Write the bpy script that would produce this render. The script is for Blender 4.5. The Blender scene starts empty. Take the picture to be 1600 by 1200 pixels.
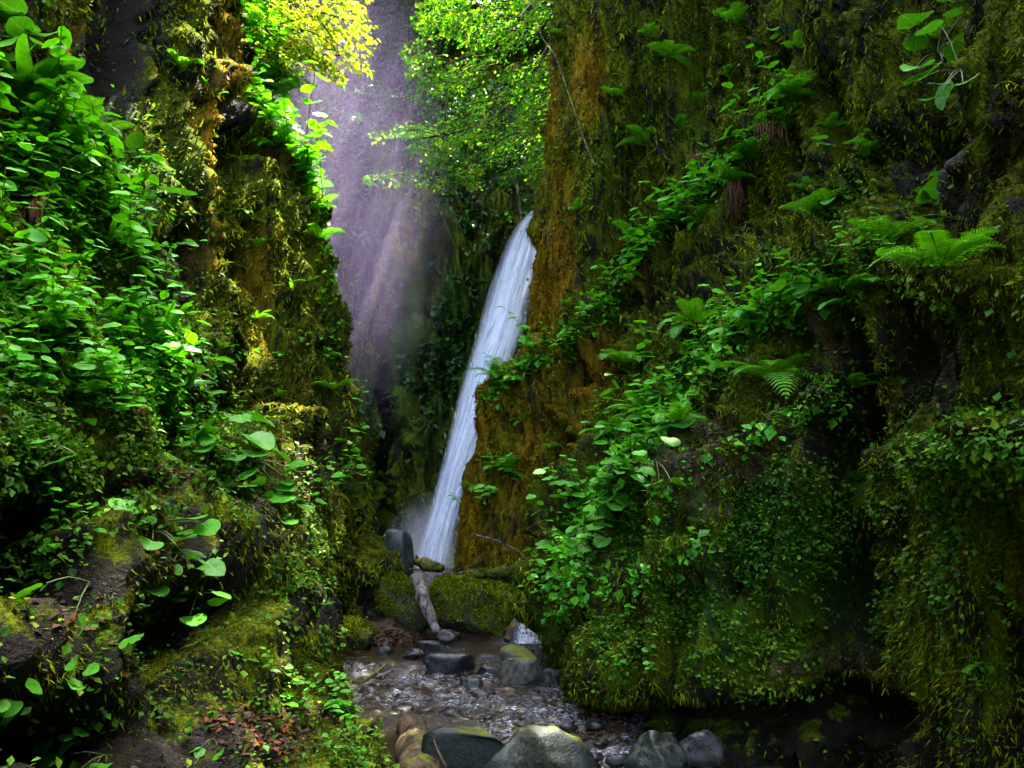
import bpy, math, random
import numpy as np
from mathutils import Vector, Matrix
random.seed(7); rng = np.random.default_rng(7)
scene = bpy.context.scene
COL = scene.collection
# ------------------------------------------------------------------ camera, world, sun, exposure
F = 1209.0; CAMZ = 1.6; HOR = 820.0
cd = bpy.data.cameras.new('camera'); cam = bpy.data.objects.new('camera', cd); COL.objects.link(cam)
cd.sensor_width = 36; cd.lens = 36 * F / 1600; cd.shift_y = (HOR - 600) / 1600; cd.clip_start = .05; cd.clip_end = 400
cam.location = (0, 0, CAMZ); cam.rotation_euler = (math.pi / 2, 0, 0); scene.camera = cam
SUN_EL, SUN_AZ = math.radians(70), math.radians(55)       # azimuth measured from +Y towards +X
SV = np.array([math.sin(SUN_AZ) * math.cos(SUN_EL), math.cos(SUN_AZ) * math.cos(SUN_EL), math.sin(SUN_EL)])
w = bpy.data.worlds.new('World'); scene.world = w; w.use_nodes = True
wn = w.node_tree; bg = wn.nodes['Background']; sky = wn.nodes.new('ShaderNodeTexSky'); sky.sky_type = 'NISHITA'
sky.sun_disc = False; sky.sun_elevation = SUN_EL; sky.sun_rotation = SUN_AZ; sky.dust_density = 4; sky.ozone_density = .4
wn.links.new(sky.outputs[0], bg.inputs[0]); bg.inputs[1].default_value = .15
sl = bpy.data.lights.new('sun', 'SUN'); sl.energy = 5; sl.angle = math.radians(.5); sl.color = (1, .93, .78)
so = bpy.data.objects.new('sun', sl); COL.objects.link(so); so.location = (6, 8, 30)
so.rotation_euler = Vector(SV).to_track_quat('Z', 'Y').to_euler()
scene.render.engine = 'CYCLES'
vs = scene.view_settings; vs.view_transform = 'Standard'; vs.look = 'None'; vs.gamma = 1; vs.exposure = 4.0; vs.use_curve_mapping = False
cy = scene.cycles
cy.use_denoising = True; cy.volume_step_rate = 2; cy.volume_preview_step_rate = 2
cy.max_bounces = 6; cy.diffuse_bounces = 2; cy.glossy_bounces = 3; cy.transmission_bounces = 4; cy.volume_bounces = 1; cy.transparent_max_bounces = 16
cy.sample_clamp_indirect = 4; cy.caustics_reflective = False; cy.caustics_refractive = False

def at(px, py, Y):
    return np.array([(px - 800) / F * Y, Y, CAMZ + (HOR - py) / F * Y])
def proj(P):
    Y = np.maximum(P[..., 1], .2)
    return 800 + F * P[..., 0] / Y, HOR - F * (P[..., 2] - CAMZ) / Y
# ------------------------------------------------------------------ noise
def _h(ix, iy, iz, s):
    h = ix.astype(np.uint32) * np.uint32(374761393) + iy.astype(np.uint32) * np.uint32(668265263) + iz.astype(np.uint32) * np.uint32(2147483647 - 97) + np.uint32(s * 1013904223 & 0xffffffff)
    h = (h ^ (h >> np.uint32(13))) * np.uint32(1274126177)
    h = (h ^ (h >> np.uint32(16))) * np.uint32(2246822519)
    return ((h ^ (h >> np.uint32(15))) & np.uint32(0xffffff)).astype(np.float32) / np.float32(8388607.5) - 1
def vn(P, sc, s=0):
    P = P * np.asarray(sc) + 1000.37
    i = np.floor(P); f = (P - i).astype(np.float32); i = i.astype(np.int64); f = f * f * f * (f * (f * 6 - 15) + 10)
    x, y, z = i[..., 0], i[..., 1], i[..., 2]; fx, fy, fz = f[..., 0], f[..., 1], f[..., 2]
    def L(a, b, t): return a + (b - a) * t
    a = L(_h(x, y, z, s), _h(x + 1, y, z, s), fx); b = L(_h(x, y + 1, z, s), _h(x + 1, y + 1, z, s), fx)
    c = L(_h(x, y, z + 1, s), _h(x + 1, y, z + 1, s), fx); d = L(_h(x, y + 1, z + 1, s), _h(x + 1, y + 1, z + 1, s), fx)
    return L(L(a, b, fy), L(c, d, fy), fz)
def fbm(P, sc, o=4, s=0, g=.5):
    r = 0; a = 1; t = 0; sc = np.asarray(sc, float)
    for k in range(o):
        r = r + a * vn(P, sc * (2.03 ** k), s + k * 17); t += a; a *= g
    return r / t * 1.4
def sst(a, b, x):
    t = np.clip((x - a) / (b - a), 0, 1); return t * t * (3 - 2 * t)
# ------------------------------------------------------------------ mesh helpers
def link(o, parent=None):
    COL.objects.link(o)
    if parent is not None: o.parent = parent
    return o
def np_mesh(name, V, Fc, mat, smooth=True, attrs=None):
    V = np.asarray(V, np.float32).reshape(-1, 3); Fc = np.asarray(Fc, np.int32); k = Fc.shape[1]
    me = bpy.data.meshes.new(name); me.vertices.add(len(V)); me.vertices.foreach_set('co', V.ravel())
    me.loops.add(Fc.size); me.loops.foreach_set('vertex_index', Fc.ravel())
    me.polygons.add(len(Fc)); me.polygons.foreach_set('loop_start', np.arange(0, Fc.size, k, dtype=np.int32))
    me.polygons.foreach_set('use_smooth', np.full(len(Fc), smooth))
    for n, a in (attrs or {}).items():
        at_ = me.attributes.new(n, 'FLOAT', 'POINT'); at_.data.foreach_set('value', np.asarray(a, np.float32).ravel())
    me.update(calc_edges=True); me.materials.append(mat); return me
def np_obj(name, V, Fc, mat, parent=None, smooth=True, attrs=None):
    return link(bpy.data.objects.new(name, np_mesh(name, V, Fc, mat, smooth, attrs)), parent)
def grid_faces(R, C):
    a = np.arange(R * C).reshape(R, C)
    return np.stack([a[:-1, :-1], a[:-1, 1:], a[1:, 1:], a[1:, :-1]], -1).reshape(-1, 4)
def tag(o, label=None, cat=None, group=None, kind=None):
    if label: o['label'] = label
    if cat: o['category'] = cat
    if group: o['group'] = group
    if kind: o['kind'] = kind
    return o
def empty(name, loc, label=None, cat=None, group=None):
    o = bpy.data.objects.new(name, None); o.empty_display_size = .1; o.location = loc; COL.objects.link(o)
    return tag(o, label, cat, group)
def tube(pts, rad, sides=6):
    pts = np.asarray(pts, float); n = len(pts); rad = np.broadcast_to(rad, (n,)) if np.ndim(rad) else np.full(n, rad)
    T = np.gradient(pts, axis=0); T /= np.linalg.norm(T, axis=1)[:, None] + 1e-9
    u = np.cross(T, [.31, .2, .93]); u /= np.linalg.norm(u, axis=1)[:, None] + 1e-9; v = np.cross(T, u)
    a = np.arange(sides) * 2 * math.pi / sides
    V = pts[:, None] + rad[:, None, None] * (np.cos(a)[None, :, None] * u[:, None] + np.sin(a)[None, :, None] * v[:, None])
    idx = np.arange(n * sides).reshape(n, sides); nx = np.roll(idx, -1, 1)
    Fq = np.stack([idx[:-1], nx[:-1], nx[1:], idx[1:]], -1).reshape(-1, 4)
    return V.reshape(-1, 3), Fq
class MB:
    def __init__(s): s.V = []; s.F = []; s.n = 0; s.r = []
    def add(s, V, Fc, r=0.):
        V = np.asarray(V).reshape(-1, 3); s.V.append(V); s.F.append(np.asarray(Fc) + s.n); s.n += len(V); s.r.append(np.broadcast_to(r, (len(V),)))
    def tube(s, pts, rad, sides=6, r=0.): s.add(*tube(pts, rad, sides), r)
    def obj(s, name, mat, parent=None, smooth=True):
        return np_obj(name, np.concatenate(s.V), np.concatenate(s.F), mat, parent, smooth, {'rnd': np.concatenate(s.r)})
def bez(pts, n=12):
    pts = np.asarray(pts, float); t = np.linspace(0, len(pts) - 1, n); i = np.clip(t.astype(int), 0, len(pts) - 2); f = (t - i)[:, None]
    p0 = pts[np.clip(i - 1, 0, None)]; p1 = pts[i]; p2 = pts[i + 1]; p3 = pts[np.clip(i + 2, None, len(pts) - 1)]
    return .5 * (2 * p1 + (p2 - p0) * f + (2 * p0 - 5 * p1 + 4 * p2 - p3) * f * f + (3 * p1 - p0 - 3 * p2 + p3) * f ** 3)
# ------------------------------------------------------------------ materials
class NT:
    def __init__(s, name):
        s.m = bpy.data.materials.new(name); s.m.use_nodes = True; s.t = s.m.node_tree; s.N = s.t.nodes; s.N.clear()
        s.out = s.N.new('ShaderNodeOutputMaterial')
    def n(s, typ, ins=None, **kw):
        nd = s.N.new('ShaderNode' + typ)
        for k, v in kw.items(): setattr(nd, k, v)
        for k, v in (ins or {}).items():
            if isinstance(v, bpy.types.NodeSocket): s.t.links.new(v, nd.inputs[k])
            else: nd.inputs[k].default_value = v
        return nd
    def attr(s, name): return s.n('Attribute', attribute_name=name).outputs['Fac']
    def noise(s, scale, det=4, stretch=None, rough=.6, dist=0):
        v = s.n('NewGeometry').outputs['Position']
        if stretch: v = s.n('Mapping', {'Vector': v, 'Scale': stretch}).outputs[0]
        return s.n('TexNoise', {'Vector': v, 'Scale': scale, 'Detail': det, 'Roughness': rough, 'Distortion': dist}).outputs[0]
    def math(s, op, a, b=0., clamp=False): return s.n('Math', {0: a, 1: b}, operation=op, use_clamp=clamp).outputs[0]
    def mr(s, v, a, b, c=0., d=1.): return s.n('MapRange', {0: v, 1: a, 2: b, 3: c, 4: d}, interpolation_type='SMOOTHSTEP').outputs[0]
    def mix(s, f, a, b):
        nd = s.N.new('ShaderNodeMix'); nd.data_type = 'RGBA'
        for i, v in ((0, f), (6, a), (7, b)):
            if isinstance(v, bpy.types.NodeSocket): s.t.links.new(v, nd.inputs[i])
            else: nd.inputs[i].default_value = v if i == 0 else (*v, 1)
        return nd.outputs[2]
    def ramp(s, f, stops):
        nd = s.n('ValToRGB', {0: f}); e = nd.color_ramp.elements
        while len(e) < len(stops): e.new(.5)
        for k, (p, c) in enumerate(stops): e[k].position = p; e[k].color = (*c, 1)
        return nd.outputs[0]
    def bump(s, h, st=.5, d=.02, nrm=None):
        i = {'Height': h, 'Strength': st, 'Distance': d}
        if nrm: i['Normal'] = nrm
        return s.n('Bump', i).outputs[0]
    def pbr(s, col, rough=.7, nrm=None, spec=.5, **kw):
        i = {'Base Color': col if isinstance(col, bpy.types.NodeSocket) else (*col, 1), 'Roughness': rough, 'Specular IOR Level': spec}
        if nrm: i['Normal'] = nrm
        i.update(kw); return s.n('BsdfPrincipled', i).outputs[0]
    def done(s, sh): s.t.links.new(sh, s.out.inputs[0]); return s.m
def leaf_mat(name, stops, trans=.35, rough=.42, spec=.5, tcol=(1.2, 1.1, .5)):
    t = NT(name); c = t.ramp(t.attr('rnd'), stops)
    nz = t.noise(35, 2); c = t.mix(t.mr(nz, .3, .7, 0, .35), c, tuple(x * .6 for x in stops[0][1]))
    if name == 'broad_leaf':
        ly = t.math('ABSOLUTE', t.attr('ly')); lx = t.attr('lx')
        k = t.math('FRACT', t.math('MULTIPLY', t.math('SUBTRACT', lx, t.math('MULTIPLY', ly, 1.1)), 7.)); k = t.math('ABSOLUTE', t.math('SUBTRACT', k, .5))
        vein = t.math('MAXIMUM', t.mr(k, .0, .10, .7, 0), t.mr(ly, .008, .03, 1, 0)); c = t.mix(vein, c, (.10, .32, .04))
        c = t.mix(t.mr(t.noise(90, 2), .60, .68, 0, .4), c, (.10, .10, .01))
    p = t.pbr(c, rough, None, spec)
    tc = t.n('VectorMath', {0: c, 1: tcol}, operation='MULTIPLY').outputs[0]
    tr = t.n('BsdfTranslucent', {'Color': tc}).outputs[0]
    return t.done(t.n('MixShader', {0: trans, 1: p, 2: tr}).outputs[0])
M_LEAF = leaf_mat('fresh_leaf', [(0, (.03, .18, .002)), (.5, (.06, .36, .004)), (.85, (.13, .48, .010)), (1, (.22, .52, .02))], .4, .5, .3)
M_LEAFG = leaf_mat('broad_leaf', [(0, (.02, .11, .003)), (.5, (.045, .24, .005)), (1, (.08, .34, .010))], .35, .5, .3)
M_FERN = leaf_mat('fern_leaf', [(0, (.035, .18, .004)), (.6, (.07, .32, .006)), (1, (.15, .42, .008))], .4, .5, .3)
M_COVER = leaf_mat('creeper_leaf', [(0, (.012, .055, .002)), (.4, (.035, .14, .003)), (.75, (.08, .23, .005)), (1, (.20, .32, .012))], .3, .6, .18)
M_MOSS = leaf_mat('moss_strand', [(0, (.010, .012, .002)), (.35, (.055, .07, .003)), (.6, (.135, .18, .004)), (.85, (.22, .30, .004)), (1, (.36, .36, .006))], .3, .95, .05)
M_GOLD = leaf_mat('golden_moss', [(0, (.12, .055, .004)), (.5, (.32, .17, .006)), (1, (.5, .36, .010))], .25, .95, .05)
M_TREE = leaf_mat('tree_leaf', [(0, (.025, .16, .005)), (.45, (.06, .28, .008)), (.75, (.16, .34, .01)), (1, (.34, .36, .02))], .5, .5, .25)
M_MAPLE = leaf_mat('sunlit_maple_leaf', [(0, (.05, .17, .006)), (.5, (.20, .32, .01)), (.9, (.48, .46, .03)), (1, (.7, .62, .12))], .6, .5, .3)  # overexposed sunlight put into the leaf colour as yellow-white
M_DARKTREE = leaf_mat('shaded_tree_leaf', [(0, (.012, .05, .01)), (.6, (.02, .09, .012)), (1, (.04, .13, .015))], .3)  # darker copy of the tree leaf, with shade put into its colour
M_DEAD = leaf_mat('dead_leaf', [(0, (.015, .007, .003)), (.5, (.05, .022, .01)), (.85, (.11, .05, .025)), (1, (.28, .09, .015))], .1, .6, .2)
M_STEM = leaf_mat('green_stem', [(0, (.05, .09, .015)), (1, (.09, .12, .03))], .1)

def cliff_mat(name, back=False):
    t = NT(name); nz = t.n('SeparateXYZ', {0: t.n('NewGeometry').outputs['Normal']}).outputs[2]
    a = t.noise(2.6, 5, (1, 1, .16)); b = t.noise(9, 5, (1, 1, .14)); c = t.noise(55, 3); e = t.noise(160, 2)
    rock = t.mix(b, (.005, .0045, .0035), (.022, .018, .010))
    moss = t.ramp(t.math('ADD', t.math('MULTIPLY', c, .5), t.math('MULTIPLY', b, .5)), [(.32, (.008, .010, .002)), (.47, (.042, .052, .003)), (.58, (.105, .135, .004)), (.72, (.20, .24, .006))])
    f = t.math('ADD', a, t.math('MULTIPLY', nz, .25)); f = t.math('ADD', f, t.math('MULTIPLY', t.math('SUBTRACT', b, .5), .9))
    f = t.math('SUBTRACT', f, t.math('MULTIPLY', t.attr('wet'), .5)); col = t.mix(t.mr(f, .36, .5), rock, moss)  # wet attribute swaps moss for near-black: shade of hollows put into the colour
    gold = t.mix(b, (.13, .05, .004), (.40, .21, .008))
    col = t.mix(t.math('MULTIPLY', t.attr('gold'), t.mr(b, .35, .55)), col, gold)
    col = t.mix(t.math('MULTIPLY', t.attr('green'), t.mr(c, .3, .6)), col, (.02, .09, .006))
    br = t.mix(b, (.012, .009, .007), (.13, .095, .085))
    col = t.mix(t.math('MULTIPLY', t.attr('bare'), t.mr(t.noise(14, 4), .4, .6)), col, br)
    ro = t.mr(f, .36, .5, .5, .95); sp = t.mr(f, .36, .5, .16, .06)
    h = t.math('ADD', t.math('MULTIPLY', c, .6), t.math('MULTIPLY', e, .35))
    return t.done(t.pbr(col, ro, t.bump(h, 1., .07), sp))
M_CLIFF = cliff_mat('mossy_cliff')
def rock_mat(name, c1, c2, mossy, wet=.25):
    t = NT(name); nz = t.n('SeparateXYZ', {0: t.n('NewGeometry').outputs['Normal']}).outputs[2]
    a = t.noise(3.5, 5); b = t.noise(16, 5); c = t.noise(70, 3)
    col = t.mix(t.mr(b, .3, .7), c1, c2)
    col = t.mix(t.mr(t.noise(28, 3), .6, .68, 0, .5), col, tuple(min(x * 2.2, .5) for x in c2))
    mo = t.mix(c, (.03, .04, .004), (.12, .14, .012))
    f = t.math('ADD', a, t.math('MULTIPLY', nz, .3))
    mf = t.mr(f, 1.05 - mossy * .65, 1.15 - mossy * .65); col = t.mix(mf, col, mo)
    ro = t.math('ADD', t.math('MULTIPLY', mf, .5), t.mr(b, .3, .7, wet, wet + .2))
    return t.done(t.pbr(col, ro, t.bump(t.math('ADD', t.math('MULTIPLY', b, .6), t.math('MULTIPLY', c, .4)), .5, .025), .28))
M_WET = rock_mat('wet_dark_rock', (.006, .006, .006), (.026, .025, .024), 0.0, .15)
M_GREY = rock_mat('grey_green_rock', (.016, .021, .017), (.042, .055, .044), .3, .3)
M_DGREY = rock_mat('wet_grey_rock', (.007, .009, .007), (.018, .024, .018), .45, .35)
M_MROCK = rock_mat('mossy_rock', (.02, .02, .016), (.06, .055, .045), .95, .4)
M_HROCK = rock_mat('half_mossy_rock', (.03, .03, .024), (.085, .08, .065), .6, .3)
def bark(name, c1, c2, moss=0.):
    t = NT(name); b = t.noise(14, 5, (1, 1, .25), dist=.6); c = t.noise(60, 3)
    col = t.mix(t.mr(b, .35, .65), c1, c2)
    if moss: col = t.mix(t.mr(t.noise(5, 4), .62 - moss * .3, .72 - moss * .3), col, (.09, .11, .012))
    return t.done(t.pbr(col, .7, t.bump(t.math('ADD', b, t.math('MULTIPLY', c, .3)), .8, .03), .1))
M_BARK = bark('dark_bark', (.01, .008, .005), (.035, .026, .016), .5)
M_DRIFT = bark('weathered_wood', (.025, .02, .018), (.20, .17, .15))
M_MLOG = bark('mossy_wood', (.015, .012, .007), (.05, .038, .022), .8)
M_BROWN = bark('brown_wood', (.02, .014, .008), (.085, .06, .032), .2)
M_ROOT = leaf_mat('dry_root', [(0, (.03, .013, .006)), (1, (.13, .055, .022))], .1, .9, .1)
M_BED = rock_mat('stream_bed', (.008, .006, .004), (.045, .028, .014), 0, .4)
def water_mat():
    t = NT('stream_water'); n1 = t.noise(22, 3, (1, .6, 1), dist=.8); n2 = t.noise(70, 2, (1, .7, 1))
    h = t.math('ADD', n1, t.math('MULTIPLY', n2, .4)); nr = t.bump(h, .55, .03)
    g = t.pbr((.03, .02, .008), .05, nr, .9); tr = t.n('BsdfTransparent', {0: (.75, .6, .38, 1)}).outputs[0]
    m = t.n('MixShader', {0: .45, 1: g, 2: tr}).outputs[0]
    fo = t.pbr((.34, .39, .50), .4, nr, .5)
    fm = t.math('MULTIPLY', t.attr('foam'), t.mr(t.noise(34, 6, (.6, 1.6, 1), .75), .495, .655), True)
    return t.done(t.n('MixShader', {0: fm, 1: m, 2: fo}).outputs[0])
M_WATER = water_mat()
def fall_mat(name, lo, hi):
    t = NT(name); v = t.n('Mapping', {'Vector': t.n('Combine' + 'XYZ', {0: t.attr('su'), 1: t.attr('sv'), 2: 0.}).outputs[0], 'Scale': (21, 1.1, 1)}).outputs[0]
    n = t.n('TexNoise', {'Vector': v, 'Scale': 1., 'Detail': 6, 'Roughness': .7, 'Distortion': .3}).outputs[0]
    v2 = t.n('Mapping', {'Vector': v, 'Scale': (.16, .9, 1)}).outputs[0]; n2 = t.n('TexNoise', {'Vector': v2, 'Scale': 1., 'Detail': 3}).outputs[0]
    e = t.math('MULTIPLY', t.attr('edge'), t.mr(n2, .25, .55, .45, 1.15)); a = t.math('MULTIPLY', t.mr(n, lo, hi), e, True)
    p = t.n('MixShader', {0: .4, 1: t.pbr((.74, .79, .9), .5, None, .3), 2: t.n('BsdfTranslucent', {0: (.74, .79, .9, 1)}).outputs[0]}).outputs[0]
    return t.done(t.n('MixShader', {0: a, 1: t.n('BsdfTransparent').outputs[0], 2: p}).outputs[0])
M_FALL = fall_mat('falling_water', .15, .55); M_FALL2 = fall_mat('water_strands', .42, .66)
# ------------------------------------------------------------------ cliffs
def smooth(A, k, n=2):
    for _ in range(n):
        for ax in (0, 1):
            kk = k if ax == 0 else k
            P = np.pad(A, [(kk, kk) if a == ax else (0, 0) for a in (0, 1)], mode='edge')
            c = np.cumsum(P, axis=ax); c = np.concatenate([np.zeros_like(np.take(c, [0], ax)), c], ax)
            m = A.shape[ax]; A = (np.take(c, np.arange(2 * kk + 1, 2 * kk + 1 + m), ax) - np.take(c, np.arange(0, m), ax)) / (2 * kk + 1)
    return A
def resample(tab, xs, zs, gx, gz):
    tab = np.asarray(tab, float); A = np.stack([np.interp(gx, xs, r) for r in tab])
    return np.stack([np.interp(gz, zs, A[:, j]) for j in range(A.shape[1])], 1)
def normals(P, flip):
    du = np.gradient(P, axis=1); dv = np.gradient(P, axis=0); N = np.cross(du, dv); N /= np.linalg.norm(N, axis=-1)[..., None] + 1e-9
    return -N if flip else N
def polydist(px, py, pl):
    """distance in px to a polyline and signed height above it (positive above)"""
    best = np.full(px.shape, 1e9); sg = np.zeros(px.shape)
    for (x0, y0), (x1, y1) in zip(pl[:-1], pl[1:]):
        dx, dy = x1 - x0, y1 - y0; t = np.clip(((px - x0) * dx + (py - y0) * dy) / (dx * dx + dy * dy), 0, 1)
        ex, ey = px - x0 - t * dx, py - y0 - t * dy; d = np.hypot(ex, ey); m = d < best
        best = np.where(m, d, best); sg = np.where(m, -ey, sg)
    return best, sg
def ribs(P, amt, seed):
    W = np.stack([fbm(P, .5, 2, seed + 1), fbm(P, .5, 2, seed + 2), fbm(P, .4, 2, seed + 3)], -1) * .22; Q = P + W
    r = .34 * (1 - 2 * np.abs(vn(Q, (1.3, 1.3, .16), seed + 5)))
    r += .27 * (1 - 2.4 * np.abs(vn(Q, (3.3, 3.3, .3), seed + 6)))
    r += .14 * (1 - 2.2 * np.abs(vn(Q, (7, 7, .6), seed + 7)))
    r += .06 * (1 - 2.2 * np.abs(vn(Q, (14, 14, 1.2), seed + 17)))
    z = P[..., 2]
    t = z * .5 + 1.5 * vn(Q, (1.4, 1.4, .1), seed + 8); t = t - np.floor(t); r += .10 * (np.where(t < .06, t / .06, 1 - (t - .06) / .94) - .4) * (1 - amt * 0)
    t = z * .9 + 2.2 * vn(Q, (5, 5, .15), seed + 9); t = t - np.floor(t); r += .12 * (np.where(t < .08, t / .08, 1 - (t - .08) / .92) - .4)
    r -= .45 * sst(.15, .0, np.abs(vn(Q, (2.1, 2.1, .17), seed + 21))) * sst(-.25, .15, vn(Q, (.8, .8, .35), seed + 22))
    r += .13 * fbm(P, (1.2, 1.2, .5), 4, seed + 12)
    return r
def lumps(P, seed):
    W = np.stack([fbm(P, .8, 2, seed + 1), fbm(P, .8, 2, seed + 2), fbm(P, .8, 2, seed + 3)], -1) * .25; Q = P + W
    a = 1 - 2 * np.abs(vn(Q, (1.2, 1.2, .8), seed + 4)); b = 1 - 2 * np.abs(vn(Q, (3, 3, 1.7), seed + 5)); c = 1 - 2 * np.abs(vn(Q, (7, 7, 5), seed + 6))
    t = P[..., 2] * 1.1 + 1.2 * vn(Q, (1.6, 1.6, .6), seed + 9); t = t - np.floor(t); s = np.where(t < .1, t / .1, 1 - (t - .1) / .9) - .4
    return .22 * a + .13 * b + .06 * c + .06 * s + .15 * fbm(P, 1.5, 4, seed + 7)
def pxgauss(px, py, f):
    x, y, rx, ry, a = f[:5]; return a * np.exp(-(((px - x) / rx) ** 2 + ((py - y) / ry) ** 2) ** 1.5)
SHADEX = {'right_cliff': [(1250, 1180, 330, 50, 1.3), (1480, 560, 40, 120, .5), (1330, 980, 60, 100, .4)], 'back_cliff': [(560, 330, 22, 260, .9), (520, 450, 14, 150, .8), (640, 180, 20, 120, .8), (600, 80, 60, 60, .9)], 'left_cliff': [(150, 1100, 330, 150, 1.0), (180, 880, 130, 50, .8), (250, 980, 150, 50, .6), (380, 860, 60, 90, .6), (440, 1000, 60, 60, .5), (60, 380, 60, 40, .6), (540, 930, 60, 60, .6)]}  # extra hollows, undercuts and streaks painted near-black to read as shade
def build_cliff(name, ys, zs, tab, gy, gz, flip, wlump, ledges, carves, golds, greens, bares, seed, sm=(6, 2), axis='X'):
    X = smooth(resample(tab, ys, zs, gy, gz), sm[0], sm[1]); YY, ZZ = np.meshgrid(gy, gz)
    P = np.stack([X, YY, ZZ], -1) if axis == 'X' else np.stack([YY, X, ZZ], -1)
    N = normals(P, flip); px, py = proj(P)
    wl = wlump(P, px, py); D = ribs(P, 1, seed) * (1 - wl) + lumps(P, seed + 50) * wl
    vis = (px > 0) & (px < 1600) & (py > 0) & (py < 1200); D -= D[vis].mean() + .04
    D *= 1.2 * np.clip(P[..., 1] / 9, .45, 1) * (1 - .68 * sst(12.2, 13.2, P[..., 1]) * (axis == 'X'))
    for pl, amp, wd in ledges:
        d, s = polydist(px, py, pl); D += amp * np.where(s > 0, -.5 * np.exp(-(d / wd) ** 2), 1.) * np.exp(-(d / (wd * 1.6)) ** 2)
    if name == 'right_cliff': D -= .15 * sst(2.2, 1.0, P[..., 2]) * sst(6.8, 8, P[..., 1]) * sst(12, 11.2, P[..., 1])
    for c in carves: D -= pxgauss(px, py, c) * ((P[..., 1] > c[5]) & (P[..., 1] < c[6]) if len(c) > 5 else 1)
    D += .045 * fbm(P, (6, 6, 4), 3, seed + 90) + .022 * vn(P, (24, 24, 12), seed + 91) + .012 * vn(P, 45, seed + 92)
    P = P + N * D[..., None]
    def msk(L, s):
        m = np.zeros(px.shape)
        for g in L: m = np.maximum(m, pxgauss(px, py, g))
        return np.clip(m * (1 + .9 * fbm(P, (1.5, 1.5, .5), 3, s)), 0, 1)
    at_ = {'wet': msk([tuple(c[:2]) + (c[2] * 1.15, c[3] * 1.1, 1.2) for c in carves if c[4] >= .5] + SHADEX.get(name, []), 13), 'gold': msk(golds, 3), 'green': msk(greens, 5), 'bare': msk(bares, 9)}  # wet: shade painted near-black over the carved recesses and extra spots
    R, C = P.shape[:2]
    o = np_obj(name, P, grid_faces(R, C)[:, ::(-1 if flip else 1)], M_CLIFF, None, True, at_)
    o['kind'] = 'structure'
    N2 = normals(P, flip)
    return o, P, N2, at_
def spaced(segs):
    out = [segs[0][0]]
    for a, b, n in segs: out += list(np.linspace(a, b, n + 1)[1:])
    return np.array(out)
top_ext = 6.0
# left
LY = [-8, 0, 3, 4, 5, 6, 7, 8, 9, 10, 11, 11.5, 12, 13, 16]
LT = {
 -.4: [-1.4, -1.1, -.9, -.8, -.75, -1.2, -1.5, -1.9, -2.3, -2.5, -2.0, -1.85, -2.2, -4, -6],
 0: [-1.6, -1.2, -.95, -.9, -.85, -1.25, -1.6, -1.95, -2.4, -2.55, -1.9, -1.75, -2.2, -4, -6],
 1: [-1.9, -1.6, -1.4, -1.35, -1.35, -1.6, -1.9, -2.1, -2.35, -2.35, -1.9, -1.78, -2.2, -4, -6],
 2: [-2.5, -2.2, -2.0, -1.95, -1.85, -1.87, -2.1, -2.4, -2.6, -2.5, -2.25, -2.2, -2.5, -4.2, -6],
 3: [-3, -2.7, -2.6, -2.5, -2.5, -2.6, -2.85, -3.1, -3.1, -2.9, -2.5, -2.4, -2.8, -4.4, -6.2],
 4: [-3.2, -3, -2.9, -2.85, -2.75, -2.9, -3.3, -3.5, -3.4, -3.1, -2.7, -2.6, -3.0, -4.5, -6.3],
 5: [-3.4, -3.2, -3.1, -3.1, -3.0, -3.3, -3.8, -3.8, -3.5, -3.25, -2.92, -2.8, -3.2, -4.6, -6.4],
 6: [-3.7, -3.5, -3.4, -3.4, -3.5, -3.9, -4.1, -3.9, -3.65, -3.45, -3.2, -3.12, -3.5, -4.8, -6.5],
 8: [-4, -3.8, -3.7, -3.7, -4, -4.4, -4.5, -4.3, -4.1, -4.0, -3.9, -3.9, -4.3, -5.2, -7],
 10: [-4.2, -4, -4, -4, -4.2, -4.6, -4.7, -4.6, -4.45, -4.4, -4.35, -4.35, -4.8, -5.6, -7.2],
 11.5: [-4.6, -4.5, -4.5, -4.5, -4.8, -5, -5, -4.8, -4.6, -4.5, -4.4, -4.4, -5, -6.2, -8],
 12.2: [-10] * 15}
gy = spaced([(-8, 1, 20), (1, 3, 40), (3, 11, 290), (11, 12.2, 60), (12.2, 16, 40)]); gz = spaced([(-.4, 6, 330), (6, 10, 130), (10, 11.5, 30), (11.5, 12.2, 10)])
LBANK = [(-60, 60), (60, 150), (180, 260), (230, 400), (290, 540), (350, 620), (430, 720), (470, 850), (500, 950)]
def wl_left(P, px, py): return np.clip(sst(5.2, 3.6, P[..., 2]) * sst(9.3, 7.8, P[..., 1]) + sst(2.6, 1.4, P[..., 2]), 0, 1) * .6
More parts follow.
